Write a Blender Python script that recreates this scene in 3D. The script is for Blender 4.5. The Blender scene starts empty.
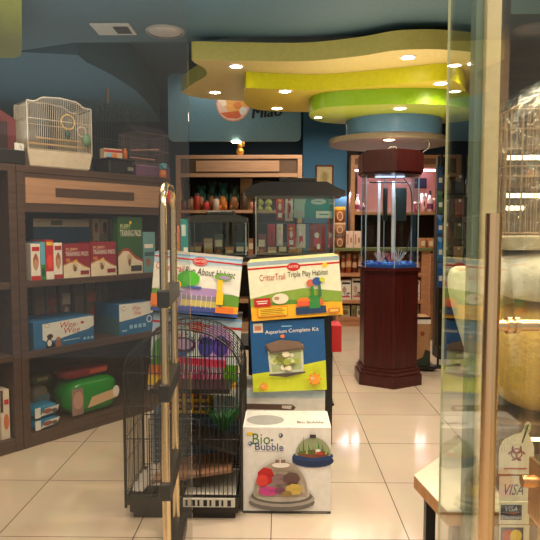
import bpy, math, random
from mathutils import Vector, Matrix
random.seed(7)
SC = bpy.context.scene
COL = SC.collection
R_ = math.radians
# ------------------------------------------------------------------ camera
F = 585.0; CAMZ = 1.4; PITCH = math.atan(40/F); YAW = math.atan(10/F)
cd = bpy.data.cameras.new('camera'); cam = bpy.data.objects.new('camera', cd); COL.objects.link(cam)
cd.sensor_width = 36; cd.sensor_fit = 'HORIZONTAL'; cd.lens = 36*F/540; cd.clip_start = 0.02
cam.location = (0, 0, CAMZ); cam.rotation_euler = (math.pi/2-PITCH, 0, YAW)
SC.camera = cam
# ------------------------------------------------------------------ world, exposure
SC.view_settings.view_transform = 'Standard'; SC.view_settings.look = 'None'
SC.view_settings.gamma = 1; SC.view_settings.exposure = 0.75
SC.cycles.transparent_max_bounces = 20
w = bpy.data.worlds.new('world'); SC.world = w; w.use_nodes = True
w.node_tree.nodes['Background'].inputs[0].default_value = (0.80, 0.76, 0.69, 1)
w.node_tree.nodes['Background'].inputs[1].default_value = 0.42
def area(name, loc, sx, sy, power, col=(1, .78, .55), rot=(0, 0, 0)):
    l = bpy.data.lights.new(name, 'AREA'); l.shape = 'RECTANGLE'; l.size = sx; l.size_y = sy
    l.energy = power; l.color = col
    o = bpy.data.objects.new(name, l); o.location = loc; o.rotation_euler = rot; COL.objects.link(o); return o
def spot(name, loc, power, col=(1, .76, .5), angle=120, blend=.6, rot=(0, 0, 0), r=.05):
    l = bpy.data.lights.new(name, 'SPOT'); l.energy = power; l.color = col; l.spot_size = R_(angle)
    l.spot_blend = blend; l.shadow_soft_size = r
    o = bpy.data.objects.new(name, l); o.location = loc; o.rotation_euler = rot; COL.objects.link(o); return o
area('mall_fill', (0.3, 0.5, 3.3), 3.4, 1.2, 60, (1, .86, .68))  # unseen area light added so the metal handles catch highlights
area('shop_fill_left', (-1.2, 3.0, 2.85), 1.2, .8, 22)  # added overhead area light without a fixture, brightens the left side
area('shop_fill_right', (2.0, 5.2, 2.8), .8, 1.6, 26)  # added overhead area light without a fixture, brightens the right side
area('shop_fill_back', (0.6, 7.6, 2.9), 2.6, 1.2, 30, (1, .84, .66))  # added overhead area light without a fixture, brightens the back
area('upper_ceiling_fill', (-1.0, 3.0, 2.0), 2.4, 1.8, 12, (.78, .9, 1), (math.pi, 0, 0))  # unseen upward area light added to brighten the blue ceiling
area('rear_ceiling_fill', (-2.6, 5.6, 2.2), 2.4, 2.4, 5.5, (.8, .92, 1), (math.pi, 0, 0))  # second unseen upward light, added to brighten the rear slab
area('soffit_area', (0.9, 4.6, 2.12), 1.4, 1.6, 7.0, (1, .84, .6), (math.pi, 0, 0))  # area light facing up from mid-air below the ceiling plates
area('niche_light', (1.6, 9.15, 1.95), 1.4, .1, 7, (1, .78, .85), (R_(-30), 0, 0))

# ------------------------------------------------------------------ helpers: rays
RM = cam.rotation_euler.to_matrix()
def ray(px, py): return RM @ Vector(((px-270)/F, -(py-270)/F, -1))
def PY(px, py, Y):
    d = ray(px, py); t = Y/d.y; return Vector((d.x*t, Y, CAMZ+d.z*t))
def PZ(px, py, z):
    d = ray(px, py); t = (z-CAMZ)/d.z; return Vector((d.x*t, d.y*t, z))
def RECT(px0, y0, px1, y1, Y):          # pixel rectangle -> x0,x1,z0,z1 on the plane at depth Y
    a = PY(px0, (y0+y1)/2, Y); b = PY(px1, (y0+y1)/2, Y)
    t = PY((px0+px1)/2, y0, Y); u = PY((px0+px1)/2, y1, Y)
    return a.x, b.x, u.z, t.z
# ------------------------------------------------------------------ helpers: materials
def lin(c): return tuple(((v/255)/12.92 if v/255 <= .04045 else ((v/255+.055)/1.055)**2.4) for v in c)
_M = {}
def M(col, rough=.55, metal=0, noise=.06, scale=30, spec=.5, bump=0, key=None):
    k = (tuple(col), rough, metal, noise, scale, spec, bump)
    if k in _M: return _M[k]
    m = bpy.data.materials.new(key or 'surface_%d_%d_%d' % tuple(col)); m.use_nodes = True
    nt = m.node_tree; b = nt.nodes['Principled BSDF']
    L = lin(col); b.inputs['Roughness'].default_value = rough; b.inputs['Metallic'].default_value = metal
    b.inputs['Specular IOR Level'].default_value = spec
    n = nt.nodes.new('ShaderNodeTexNoise'); n.inputs['Scale'].default_value = scale; n.inputs['Detail'].default_value = 3
    tc = nt.nodes.new('ShaderNodeTexCoord'); nt.links.new(tc.outputs['Object'], n.inputs['Vector'])
    r = nt.nodes.new('ShaderNodeValToRGB')
    r.color_ramp.elements[0].position = .3; r.color_ramp.elements[1].position = .7
    r.color_ramp.elements[0].color = tuple(v*(1-noise) for v in L)+(1,)
    r.color_ramp.elements[1].color = tuple(min(1, v*(1+noise)) for v in L)+(1,)
    nt.links.new(n.outputs['Fac'], r.inputs['Fac']); nt.links.new(r.outputs['Color'], b.inputs['Base Color'])
    if bump:
        bp = nt.nodes.new('ShaderNodeBump'); bp.inputs['Strength'].default_value = bump; bp.inputs['Distance'].default_value = .01
        nt.links.new(n.outputs['Fac'], bp.inputs['Height']); nt.links.new(bp.outputs['Normal'], b.inputs['Normal'])
    _M[k] = m; return m
def wood(c1, c2, rough=.45, axis='x', scale=1.0):
    k = ('wood', tuple(c1), tuple(c2), rough, axis, scale)
    if k in _M: return _M[k]
    m = bpy.data.materials.new('wood'); m.use_nodes = True; nt = m.node_tree; b = nt.nodes['Principled BSDF']
    b.inputs['Roughness'].default_value = rough
    tc = nt.nodes.new('ShaderNodeTexCoord'); mp = nt.nodes.new('ShaderNodeMapping')
    s = {'x': (2, 30, 30), 'y': (30, 2, 30), 'z': (30, 30, 2)}[axis]
    mp.inputs['Scale'].default_value = tuple(v*scale for v in s)
    n = nt.nodes.new('ShaderNodeTexNoise'); n.inputs['Scale'].default_value = 1.5; n.inputs['Detail'].default_value = 5
    r = nt.nodes.new('ShaderNodeValToRGB'); r.color_ramp.elements[0].position = .35; r.color_ramp.elements[1].position = .65
    r.color_ramp.elements[0].color = lin(c1)+(1,); r.color_ramp.elements[1].color = lin(c2)+(1,)
    L = nt.links
    L.new(tc.outputs['Object'], mp.inputs['Vector']); L.new(mp.outputs['Vector'], n.inputs['Vector'])
    L.new(n.outputs['Fac'], r.inputs['Fac']); L.new(r.outputs['Color'], b.inputs['Base Color'])
    _M[k] = m; return m
def glass(tint=(.95, .97, .95), ior=1.5, rough=0.0, bump=0, extra=0):
    k = ('glass', tint, ior, rough, bump, extra)
    if k in _M: return _M[k]
    m = bpy.data.materials.new('glass'); m.use_nodes = True; nt = m.node_tree; nt.nodes.remove(nt.nodes['Principled BSDF'])
    o = nt.nodes['Material Output']; mx = nt.nodes.new('ShaderNodeMixShader'); fr = nt.nodes.new('ShaderNodeFresnel')
    t = nt.nodes.new('ShaderNodeBsdfTransparent'); g = nt.nodes.new('ShaderNodeBsdfGlossy')
    fr.inputs['IOR'].default_value = ior; t.inputs[0].default_value = tint+(1,); g.inputs['Roughness'].default_value = rough
    L = nt.links; fac = fr.outputs[0]
    ge = nt.nodes.new('ShaderNodeNewGeometry'); mi = nt.nodes.new('ShaderNodeMix')      # same reflectance on both faces of a pane
    mi.inputs[2].default_value = ior; mi.inputs[3].default_value = 1/ior
    L.new(ge.outputs['Backfacing'], mi.inputs[0]); L.new(mi.outputs[0], fr.inputs['IOR'])
    if bump:
        n = nt.nodes.new('ShaderNodeTexNoise'); n.inputs['Scale'].default_value = 14; n.inputs['Detail'].default_value = 4
        n.inputs['Distortion'].default_value = 1.5
        tc = nt.nodes.new('ShaderNodeTexCoord'); L.new(tc.outputs['Object'], n.inputs['Vector'])
        bp = nt.nodes.new('ShaderNodeBump'); bp.inputs['Strength'].default_value = bump; bp.inputs['Distance'].default_value = .03
        L.new(n.outputs['Fac'], bp.inputs['Height']); L.new(bp.outputs[0], g.inputs['Normal']); L.new(bp.outputs[0], fr.inputs['Normal'])
    if extra:
        ad = nt.nodes.new('ShaderNodeMath'); ad.operation = 'ADD'; ad.inputs[1].default_value = extra; ad.use_clamp = True
        L.new(fac, ad.inputs[0]); fac = ad.outputs[0]
    L.new(fac, mx.inputs[0]); L.new(t.outputs[0], mx.inputs[1]); L.new(g.outputs[0], mx.inputs[2]); L.new(mx.outputs[0], o.inputs[0])
    _M[k] = m; return m
def emit(col, strength):
    k = ('emit', tuple(col), strength)
    if k in _M: return _M[k]
    m = bpy.data.materials.new('lamp_glow'); m.use_nodes = True; b = m.node_tree.nodes['Principled BSDF']
    b.inputs['Base Color'].default_value = lin(col)+(1,); b.inputs['Emission Color'].default_value = lin(col)+(1,)
    b.inputs['Emission Strength'].default_value = strength; _M[k] = m; return m
def tile_floor():
    m = bpy.data.materials.new('polished_beige_tile'); m.use_nodes = True; nt = m.node_tree; b = nt.nodes['Principled BSDF']
    L = nt.links; tc = nt.nodes.new('ShaderNodeTexCoord'); mp = nt.nodes.new('ShaderNodeMapping')
    mp.inputs['Location'].default_value = (-.587+.627*8, -3.17+.6*8, 0)
    br = nt.nodes.new('ShaderNodeTexBrick'); br.offset = 0; br.inputs['Scale'].default_value = 1
    br.inputs['Brick Width'].default_value = .627; br.inputs['Row Height'].default_value = .6
    br.inputs['Mortar Size'].default_value = .0028; br.inputs['Mortar Smooth'].default_value = .4
    br.inputs['Color1'].default_value = lin((216, 200, 178))+(1,); br.inputs['Color2'].default_value = lin((210, 194, 172))+(1,)
    br.inputs['Mortar'].default_value = lin((92, 78, 62))+(1,)
    n = nt.nodes.new('ShaderNodeTexNoise'); n.inputs['Scale'].default_value = 5; n.inputs['Detail'].default_value = 6
    mx = nt.nodes.new('ShaderNodeMix'); mx.data_type = 'RGBA'; mx.blend_type = 'MULTIPLY'; mx.inputs[0].default_value = .18
    L.new(tc.outputs['Object'], mp.inputs[0]); L.new(mp.outputs[0], br.inputs['Vector']); L.new(tc.outputs['Object'], n.inputs['Vector'])
    L.new(br.outputs['Color'], mx.inputs[6]); L.new(n.outputs['Color'], mx.inputs[7]); L.new(mx.outputs[2], b.inputs['Base Color'])
    b.inputs['Roughness'].default_value = .10; b.inputs['Specular IOR Level'].default_value = .6
    return m
# ------------------------------------------------------------------ helpers: mesh builder
_T = {}
def text_mesh(s):
    if s in _T: return _T[s]
    c = bpy.data.curves.new('text_tmp', 'FONT'); c.body = s; c.resolution_u = 2; c.offset = 0.0
    o = bpy.data.objects.new('text_tmp', c); COL.objects.link(o)
    dg = bpy.context.evaluated_depsgraph_get(); me = bpy.data.meshes.new_from_object(o.evaluated_get(dg))
    vs = [tuple(v.co)[:2] for v in me.vertices]; fs = [tuple(p.vertices) for p in me.polygons]
    bpy.data.objects.remove(o); bpy.data.curves.remove(c); bpy.data.meshes.remove(me)
    _T[s] = (vs, fs); return _T[s]
class MB:
    def __init__(s): s.v = []; s.f = []; s.mi = []; s.ms = []; s.sm = []; s.X = Matrix()
    def m(s, mat):
        if mat not in s.ms: s.ms.append(mat)
        return s.ms.index(mat)
    def add(s, vs, fs, mat, smooth=False):
        b = len(s.v); s.v += [tuple(s.X @ Vector(v)) for v in vs]; i = s.m(mat)
        for f in fs: s.f.append(tuple(b+k for k in f)); s.mi.append(i); s.sm.append(smooth)
        return s
    def box(s, x0, x1, y0, y1, z0, z1, mat):
        vs = [(x, y, z) for z in (z0, z1) for y in (y0, y1) for x in (x0, x1)]
        return s.add(vs, [(0, 2, 3, 1), (4, 5, 7, 6), (0, 1, 5, 4), (2, 6, 7, 3), (0, 4, 6, 2), (1, 3, 7, 5)], mat)
    def obox(s, c, sz, mat, R=None):           # oriented box, centre c
        X = s.X; s.X = X @ Matrix.Translation(c) @ (R.to_4x4() if R else Matrix())
        a, b, d = (q/2 for q in sz); s.box(-a, a, -b, b, -d, d, mat); s.X = X; return s
    def tube(s, pts, r, mat, seg=8, cap=True, r1=None, smooth=True):
        pts = [Vector(p) for p in pts]; n = len(pts); vs = []; fs = []; pu = None
        for i, p in enumerate(pts):
            t = (pts[min(i+1, n-1)]-pts[max(i-1, 0)]); t.normalize()
            if pu is None:
                a = Vector((0, 0, 1)) if abs(t.z) < .9 else Vector((1, 0, 0)); u = t.cross(a).normalized()
            else: u = (pu-t*pu.dot(t)).normalized()
            pu = u; w_ = t.cross(u); rr = r if r1 is None else r+(r1-r)*i/(n-1)
            for k in range(seg):
                a = 2*math.pi*k/seg; vs.append(p+(u*math.cos(a)+w_*math.sin(a))*rr)
        for i in range(n-1):
            for k in range(seg):
                k2 = (k+1) % seg; fs.append((i*seg+k, i*seg+k2, (i+1)*seg+k2, (i+1)*seg+k))
        s.add(vs, fs, mat, smooth)
        if cap: s.add(vs[:seg], [tuple(range(seg))[::-1]], mat); s.add(vs[-seg:], [tuple(range(seg))], mat)
        return s
    def lathe(s, prof, mat, c=(0, 0, 0), seg=24, smooth=True, sx=1, sy=1):
        vs = []; fs = []
        for (r, z) in prof:
            for k in range(seg):
                a = 2*math.pi*k/seg; vs.append((c[0]+r*math.cos(a)*sx, c[1]+r*math.sin(a)*sy, c[2]+z))
        for i in range(len(prof)-1):
            for k in range(seg):
                k2 = (k+1) % seg; fs.append((i*seg+k, i*seg+k2, (i+1)*seg+k2, (i+1)*seg+k))
        return s.add(vs, fs, mat, smooth)
    def ball(s, c, r, mat, seg=14, rings=8):
        if not hasattr(r, '__len__'): r = (r, r, r)
        X = s.X; s.X = X @ Matrix.Translation(c) @ Matrix.Diagonal((r[0], r[1], r[2], 1))
        s.lathe([(math.sin(math.pi*i/rings)+1e-5, -math.cos(math.pi*i/rings)) for i in range(rings+1)], mat, seg=seg); s.X = X; return s
    def prism(s, pts, z0, z1, mside, mtop=None, mbot=None, smooth=False):
        n = len(pts); vs = [(p[0], p[1], z0) for p in pts]+[(p[0], p[1], z1) for p in pts]
        s.add(vs, [(i, (i+1) % n, n+(i+1) % n, n+i) for i in range(n)], mside, smooth)
        s.add([(p[0], p[1], z0) for p in pts], [tuple(range(n))[::-1]], mbot or mside)
        s.add([(p[0], p[1], z1) for p in pts], [tuple(range(n))], mtop or mside)
        return s
    def build(s, name, parent=None, loc=None, rot=None, bevel=0, seg=2, sub=0, disp=0):
        me = bpy.data.meshes.new(name); me.from_pydata(s.v, [], s.f)
        for mt in s.ms: me.materials.append(mt)
        for p, i, q in zip(me.polygons, s.mi, s.sm): p.material_index = i; p.use_smooth = q
        me.update()
        o = bpy.data.objects.new(name, me); COL.objects.link(o)
        if parent: o.parent = parent
        if loc is not None: o.location = loc
        if rot is not None: o.rotation_euler = rot
        if bevel:
            b = o.modifiers.new('bevel', 'BEVEL'); b.width = bevel; b.segments = seg; b.limit_method = 'ANGLE'; b.angle_limit = R_(50)
        if sub:
            b = o.modifiers.new('sub', 'SUBSURF'); b.levels = sub; b.render_levels = sub
        return o
class Print:                                   # printed shapes on one face; coordinates are fractions of the face
    def __init__(s, mb, o, u, v, w_, h): s.b = mb; s.o = Vector(o); s.u = Vector(u); s.v = Vector(v); s.n = s.u.cross(s.v); s.w = w_; s.h = h; s.k = 1
    def P(s, x, y): return s.o+s.u*(x*s.w)+s.v*(y*s.h)+s.n*(.00045*s.k)
    def poly(s, pts, mat): s.b.add([s.P(*p) for p in pts], [tuple(range(len(pts)))], mat); s.k += 1; return s
    def rect(s, x0, y0, x1, y1, mat): return s.poly([(x0, y0), (x1, y0), (x1, y1), (x0, y1)], mat)
    def ell(s, cx, cy, rx, ry, mat, n=20): return s.poly([(cx+rx*math.cos(2*math.pi*i/n), cy+ry*math.sin(2*math.pi*i/n)) for i in range(n)], mat)
    def arc(s, cx, cy, r0, r1, a0, a1, mat, n=14, asp=None):
        asp = asp or s.w/s.h; pts = []
        for i in range(n+1):
            a = R_(a0+(a1-a0)*i/n); pts.append((cx+r1*math.cos(a), cy+r1*asp*math.sin(a)))
        q = []
        for i in range(n+1):
            a = R_(a1+(a0-a1)*i/n); q.append((cx+r0*math.cos(a), cy+r0*asp*math.sin(a)))
        vs = [s.P(*p) for p in pts+q]; N = n+1
        s.b.add(vs, [(i, i+1, 2*N-2-i, 2*N-1-i) for i in range(n)], mat); s.k += 1; return s
    def text(s, t, x0, y0, x1, y1, mat, slant=0, rise=0, arch=0):
        vs, fs = text_mesh(t)
        if not vs: return s
        ax = min(v[0] for v in vs); bx = max(v[0] for v in vs); ay = min(v[1] for v in vs); by = max(v[1] for v in vs)
        out = []
        for (x, y) in vs:
            fx = (x-ax)/(bx-ax); fy = (y-ay)/(by-ay)
            out.append(s.P(x0+(x1-x0)*fx+slant*fy, y0+(y1-y0)*fy+rise*fx+arch*(1-(2*fx-1)**2)))
        s.b.add(out, fs, mat); s.k += 1; return s
def tag(o, label=None, cat=None, group=None, kind=None):
    if label: o['label'] = label
    if cat: o['category'] = cat
    if group: o['group'] = group
    if kind: o['kind'] = kind
    return o
def thing(name, label, cat, loc=(0, 0, 0), rz=0, group=None):
    o = bpy.data.objects.new(name, None); COL.objects.link(o); o.location = loc; o.rotation_euler = (0, 0, rz)
    o.empty_display_size = .1
    return tag(o, label, cat, group)
def struct(name, mb, **k): return tag(mb.build(name, **k), kind='structure')
def copy_tree(o, parent=None):
    c = o.copy(); COL.objects.link(c)
    if parent: c.parent = parent
    for ch in [q for q in bpy.data.objects if q.parent == o]: copy_tree(ch, c)
    return c
def spline(pts, n=6, closed=True):
    out = []; N = len(pts)
    for i in range(N):
        p0, p1, p2, p3 = (Vector(pts[(i+k) % N]) for k in (-1, 0, 1, 2))
        for j in range(n):
            t = j/n; out.append(.5*((2*p1)+(p2-p0)*t+(2*p0-5*p1+4*p2-p3)*t*t+(3*p1-p0-3*p2+p3)*t**3))
    return out
# ------------------------------------------------------------------ palette
WHITE = M((235, 230, 220)); CREAM = M((226, 208, 172)); BLACK = M((22, 21, 20), .4); RED = M((190, 30, 32)); CRIMSON = M((140, 26, 44))
BLUE = M((28, 96, 150)); SKY = M((140, 188, 222)); DKBLUE = M((22, 52, 110)); TEAL = M((28, 140, 140)); GREEN = M((52, 130, 48)); DKGREEN = M((24, 74, 40))
YEL = M((240, 196, 40)); LIME = M((196, 204, 40)); ORANGE = M((226, 120, 36)); PURPLE = M((120, 74, 140)); PINK = M((222, 120, 150)); BROWN = M((92, 62, 42)); TAN = M((196, 158, 112)); GREY = M((130, 128, 124)); LILAC = M((170, 140, 190)); SILVER = M((180, 176, 168), .3); KRAFT = M((176, 134, 92), .8)
CHOCW = wood((66, 48, 38), (84, 62, 50)); LTW = wood((176, 136, 104), (190, 150, 118)); TANW = wood((168, 122, 84), (188, 142, 104)); MAHO = wood((58, 16, 18), (78, 24, 24), .3, 'z')
BRONZE = M((240, 200, 154), .26, 1, .0)
GLASS = glass((.86, .9, .88)); SHOPGLASS = glass((.97, .98, .96)); TINTGLASS = glass((.88, .87, .85))

# ================================================================== STRUCTURE
XL, XR, YB = -5.2, 3.6, 9.6
struct('floor', MB().box(XL, XR, -2.5, YB, -.1, 0, tile_floor()))
struct('ceiling', MB().box(XL, XR, -.3, YB, 3.35, 3.45, M((74, 96, 106), .7)))
struct('wall_back', MB().box(XL, XR, YB, YB+.1, 0, 3.35, M((44, 66, 82), .7)))
struct('wall_left', MB().box(XL-.1, XL, -.3, YB, 0, 3.35, M((50, 60, 66), .7)))
struct('wall_right', MB().box(XR, XR+.1, -.3, YB, 0, 3.35, M((96, 80, 56), .7)))
# blue wall pier with the framed picture
x0, x1, z0, z1 = RECT(303, 100, 347, 250, 9.2)
struct('wall_pier', MB().box(x0, x1, 9.2, YB, 0, 3.35, M((66, 122, 160), .7)))
x0b, x1b, _, _ = RECT(347, 100, 352, 250, 9.2)
struct('wall_pier_return', MB().box(x1+.002, x1b+.1, 9.3, YB, 0, 3.35, M((62, 52, 40), .7)))
# blue suspended ceiling slabs
CBL = M((86, 112, 118), .6); CBD = M((84, 118, 130), .6)
a = PZ(190, 42, 2.9)
pl = [(XL, 1.96), (XR, 1.96), (XR, PZ(400, 36, 2.9).y), (a.x+.4, PZ(400, 36, 2.9).y), (a.x+.02, a.y), (PZ(75, 44, 2.9).x, a.y), (PZ(22, 55, 2.9).x, 5.0), (XL, 5.0)]
struct('ceiling_front_slab', MB().prism(pl, 2.9, 3.34, CBL))
pts = [PZ(78, 55, 2.9), PZ(86, 62, 2.9), PZ(112, 75, 2.9), PZ(135, 90, 2.9), PZ(150, 105, 2.9), PZ(160, 122, 2.9)]
pl = [(p.x, p.y) for p in pts]
struct('ceiling_rear_slab', MB().prism([(XL, 5.01), (PZ(22, 56, 2.9).x, 5.01)]+pl+[(XL, pl[-1][1])], 2.9, 3.34, CBD))
# shopfront: glazing line at Y = 1.9
FY = 1.9
ex = PY(190, 270, FY).x; DX = .513
struct('wall_front_header', MB().box(XL, XR, FY-.04, FY+.05, 2.32, 3.34, CREAM))
struct('window_1', MB().box(XL+.02, ex, FY-.006, FY+.006, .0, 2.32, TINTGLASS))
mx0 = PY(478, 270, FY).x; mx1 = PY(492, 270, FY).x; gx0 = PY(470.5, 270, FY).x
cw = MB().box(mx0, mx1, FY-.03, FY+.05, 0, 2.32, M((232, 206, 160), .5))
struct('trim_1', cw, bevel=.003)
struct('trim_2', MB().box(gx0, mx0-.001, FY+.0, FY+.05, 0, 2.32, M((120, 134, 118), .3)))
struct('window_2', MB().box(mx1+.001, XR, FY-.006, FY+.006, 0, 2.32, SHOPGLASS))
# glass door leaf swung open towards the viewer
door = tag(thing('door_1', None, None, (DX, FY-.04, 0)), kind='structure')
MB().box(-.003, .003, -.95, -.03, .03, 2.25, glass((.93, .96, .93))).build('door_glass', door)
MB().box(-.0034, .0034, -.0295, -.027, .03, 2.25, M((196, 190, 150), .12)).build('glass_edge', door)
hy = -(FY-.04)+1.29
h = MB().tube([(-.046, hy, .62), (-.046, hy, 1.436)], .0175, BRONZE, 20)
h.tube([(-.046, hy, 1.19), (.088, hy, 1.19)], .013, BRONZE, 16).tube([(-.013, hy, 1.19), (-.0035, hy, 1.19)], .019, BRONZE, 16)
h.tube([(.0035, hy, 1.19), (.013, hy, 1.19)], .019, BRONZE, 16)
h.tube([(-.046, hy, .66), (.088, hy, .66)], .013, BRONZE, 16).tube([(.088, hy, .62), (.088, hy, 1.436)], .0175, BRONZE, 20)
h.build('door_handle', door)
lk = MB().box(-.016, -.006, hy-.20, hy-.14, .83, .95, BRONZE); lk.tube([(-.03, hy-.145, .90), (-.006, hy-.145, .90)], .012, BRONZE, 16)
lk.build('door_lock', door, bevel=.004)
# stickers on the shop window
def sticker(name, label, px0, y0, px1, y1, fn, cat='sticker'):
    x0, x1, z0, z1 = RECT(px0, y0, px1, y1, FY-.007); b = MB()
    fn(b, x0, x1, z0, z1)
    return tag(b.build(name), label, cat)
def st_visa(b, x0, x1, z0, z1):
    b.box(x0, x1, FY-.0085, FY-.0075, z0, z1, M((236, 222, 190)))
    p = Print(b, (x0, FY-.0085, z0), (1, 0, 0), (0, 0, 1), x1-x0, z1-z0); p.text('VISA', .1, .25, .8, .68, M((50, 48, 100)), .08)
def st_elec(b, x0, x1, z0, z1):
    b.box(x0, x1, FY-.0085, FY-.0075, z0, z1, M((236, 222, 190)))
    p = Print(b, (x0, FY-.0085, z0), (1, 0, 0), (0, 0, 1), x1-x0, z1-z0)
    p.rect(.05, .2, .75, .88, M((40, 56, 84))).text('VISA', .16, .6, .6, .82, WHITE, .04).poly([(.1, .5), (.5, .46), (.7, .56), (.5, .52)], ORANGE)
    p.text('Electron', .08, .24, .72, .42, WHITE)
def st_mc(b, x0, x1, z0, z1):
    b.box(x0, x1, FY-.0085, FY-.0075, z0, z1, M((236, 222, 190)))
    p = Print(b, (x0, FY-.0085, z0), (1, 0, 0), (0, 0, 1), x1-x0, z1-z0)
    p.rect(.05, .1, .8, .9, M((60, 60, 90))).ell(.3, .5, .2, .3, RED).ell(.55, .5, .2, .3, YEL)
def st_bio(b, x0, x1, z0, z1):
    y = FY-.0085; cx = (x0+x1)/2; wd = x1-x0; hh = z1-z0
    out = [(x0, z0), (x1, z0), (x1, z0+.52*hh), (x1-.1*wd, z0+.7*hh), (x1-.18*wd, z0+.78*hh)]
    out += [(cx+.3*wd+.1*wd*math.cos(t), z0+.9*hh+.11*hh*math.sin(t)) for t in [R_(a) for a in range(-20, 200, 20)]]
    out += [(cx+.12*wd, z0+.8*hh), (cx-.1*wd, z0+.76*hh), (x0+.12*wd, z0+.66*hh), (x0, z0+.5*hh)]
    n = len(out)
    b.add([(p[0], y, p[1]) for p in out], [tuple(range(n))], M((240, 222, 188)))
    b.add([(p[0], y+.001, p[1]) for p in out], [tuple(range(n))[::-1]], M((240, 222, 188)))
    p = Print(b, (x0, y, z0), (1, 0, 0), (0, 0, 1), wd, hh); MAR = M((150, 60, 70))
    for a in (90, 210, 330):
        q = (.5+.13*math.cos(R_(a)), .40+.13*wd/hh*math.sin(R_(a))); p.arc(q[0], q[1], .10, .15, a+50-360, a+310-360, MAR)
    p.arc(.5, .4, .13, .165, 0, 360, MAR, 20); p.rect(.15, .1, .8, .125, RED)
    p.poly([(.62, .62), (.66, .6), (.8, .9), (.84, .99), (.76, .93)], DKGREEN); p.arc(.79, .9, .07, .1, 0, 360, M((150, 160, 100)), 14)
    b.box(x0, x1, y, y+.001, z0-.006, z0-.001, M((150, 110, 70)))
sticker('biohazard_sticker', 'cream apple-shaped sticker with red biohazard sign on the shop window', 499, 422, 534, 474, st_bio)
sticker('payment_sticker', 'cream card sticker reading VISA in plain blue letters', 499, 476, 529, 501, st_visa, 'sticker')
sticker('payment_sticker', 'card sticker with dark blue panel, right under the plain blue lettered one', 499, 502, 529, 524, st_elec)
sticker('payment_sticker', 'lowest card sticker with overlapping red and yellow circles', 499, 525, 529, 546, st_mc)

# ceiling plates
def plate(name, pp, z0, z1, lip, under, k=5):
    pts = [PZ(a, b, z0) for a, b in pp]; pl = [(p.x, p.y) for p in spline([(p.x, p.y, 0) for p in pts], k)]
    return struct(name, MB().prism(pl, z0, z1, lip, under, under, smooth=True))
LIP1 = M((184, 174, 92), .5); UN1 = M((208, 186, 122), .5)
plate('ceiling_olive_plate', [(193, 61), (197, 60), (250, 61), (308, 61), (360, 56), (400, 50), (450, 50), (500, 57), (560, 74), (600, 90), (560, 104), (400, 105), (300, 104), (240, 101), (200, 98), (183, 93), (184, 90), (196, 82), (206, 76), (205, 69), (195, 63)], 2.70, 2.84, LIP1, UN1)
plate('ceiling_lime_plate', [(246, 88), (252, 88), (300, 90), (340, 89), (400, 84), (445, 80), (460, 84), (466, 94), (455, 107), (400, 112), (300, 112), (260, 110), (246, 105), (244, 97)], 2.57, 2.699, M((200, 200, 20), .4), M((200, 176, 60), .5))
plate('ceiling_green_plate', [(309, 115), (318, 109), (345, 106), (400, 104), (445, 105), (475, 110), (482, 117), (450, 123), (400, 124), (343, 124), (317, 121)], 2.44, 2.569, M((132, 176, 24), .4), M((150, 160, 50), .5))
dcx = PY(394, 125, 5.7).x
struct('ceiling_blue_drum', MB().prism([(dcx+.455*math.cos(2*math.pi*i/48), 5.72+.40*math.sin(2*math.pi*i/48)) for i in range(48)], 2.285, 2.439, M((84, 122, 156), .4), M((160, 130, 104), .5), smooth=True))
c = PY(390, 135, 5.75)
pl = [(c.x+   .58*math.cos(t), 5.85+.50*math.sin(t)) for t in [2*math.pi*i/48 for i in range(48)]]
struct('ceiling_tan_disc', MB().prism(pl, 2.235, 2.284, M((130, 116, 94), .5), smooth=True))
plc = [PZ(-80, 58, 2.7), PZ(14, 58, 2.7), PZ(20.5, 56, 2.7), PZ(22, 50, 2.7), PZ(21.5, -20, 2.7), PZ(-80, -20, 2.7)]
struct('ceiling_left_plate', MB().prism([(p.x, p.y) for p in plc], 2.7, 2.899, M((150, 150, 60))))
# downlights
LAMP = emit((255, 236, 200), 14)
def downlight(px, py, z, label, power=9, r=.05, sp=True, ang=130):
    p = PZ(px, py, z); t = thing('downlight', label, 'ceiling light', (p.x, p.y, z-.0005), 0, 'round downlights in the ceiling plates')
    MB().lathe([(r*.98, -.001), (r*.98, -.006), (r*1.25, -.006), (r*1.3, -.001)], M((226, 214, 190), .4), seg=20).build('trim_ring', t)
    MB().lathe([(.001, -.004), (r*.97, -.004)], LAMP, seg=20, smooth=False).build('lamp', t)
    if sp: spot('downlight_beam', (p.x, p.y, z-.02), power, angle=ang)
    return t
downlight(236, 66, 2.70, 'round downlight nearest the left end of the olive plate')
downlight(215, 92, 2.70, 'round downlight at the back left tip of the olive plate')
downlight(408, 57, 2.70, 'round downlight on the near right side of the olive plate', 12)
downlight(285, 91, 2.57, 'round downlight in the front left of the lime plate', 7)
downlight(277, 108, 2.57, 'round downlight at the back left corner of the lime plate', 7)
downlight(441, 83, 2.57, 'round downlight washing the green rim beside the glass door edge', 11, ang=165)
downlight(400, 108, 2.44, 'round downlight in the green plate above the blue drum', 8)
downlight(389, 139.5, 2.235, 'round downlight in the tan disc above the column aquarium', 10)
downlight(318, 117, 2.44, 'dim round downlight at the left end of the green plate', 3, .035)
downlight(474, 63, 2.70, 'round downlight on the olive plate seen through the glass door', 10)
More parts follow.
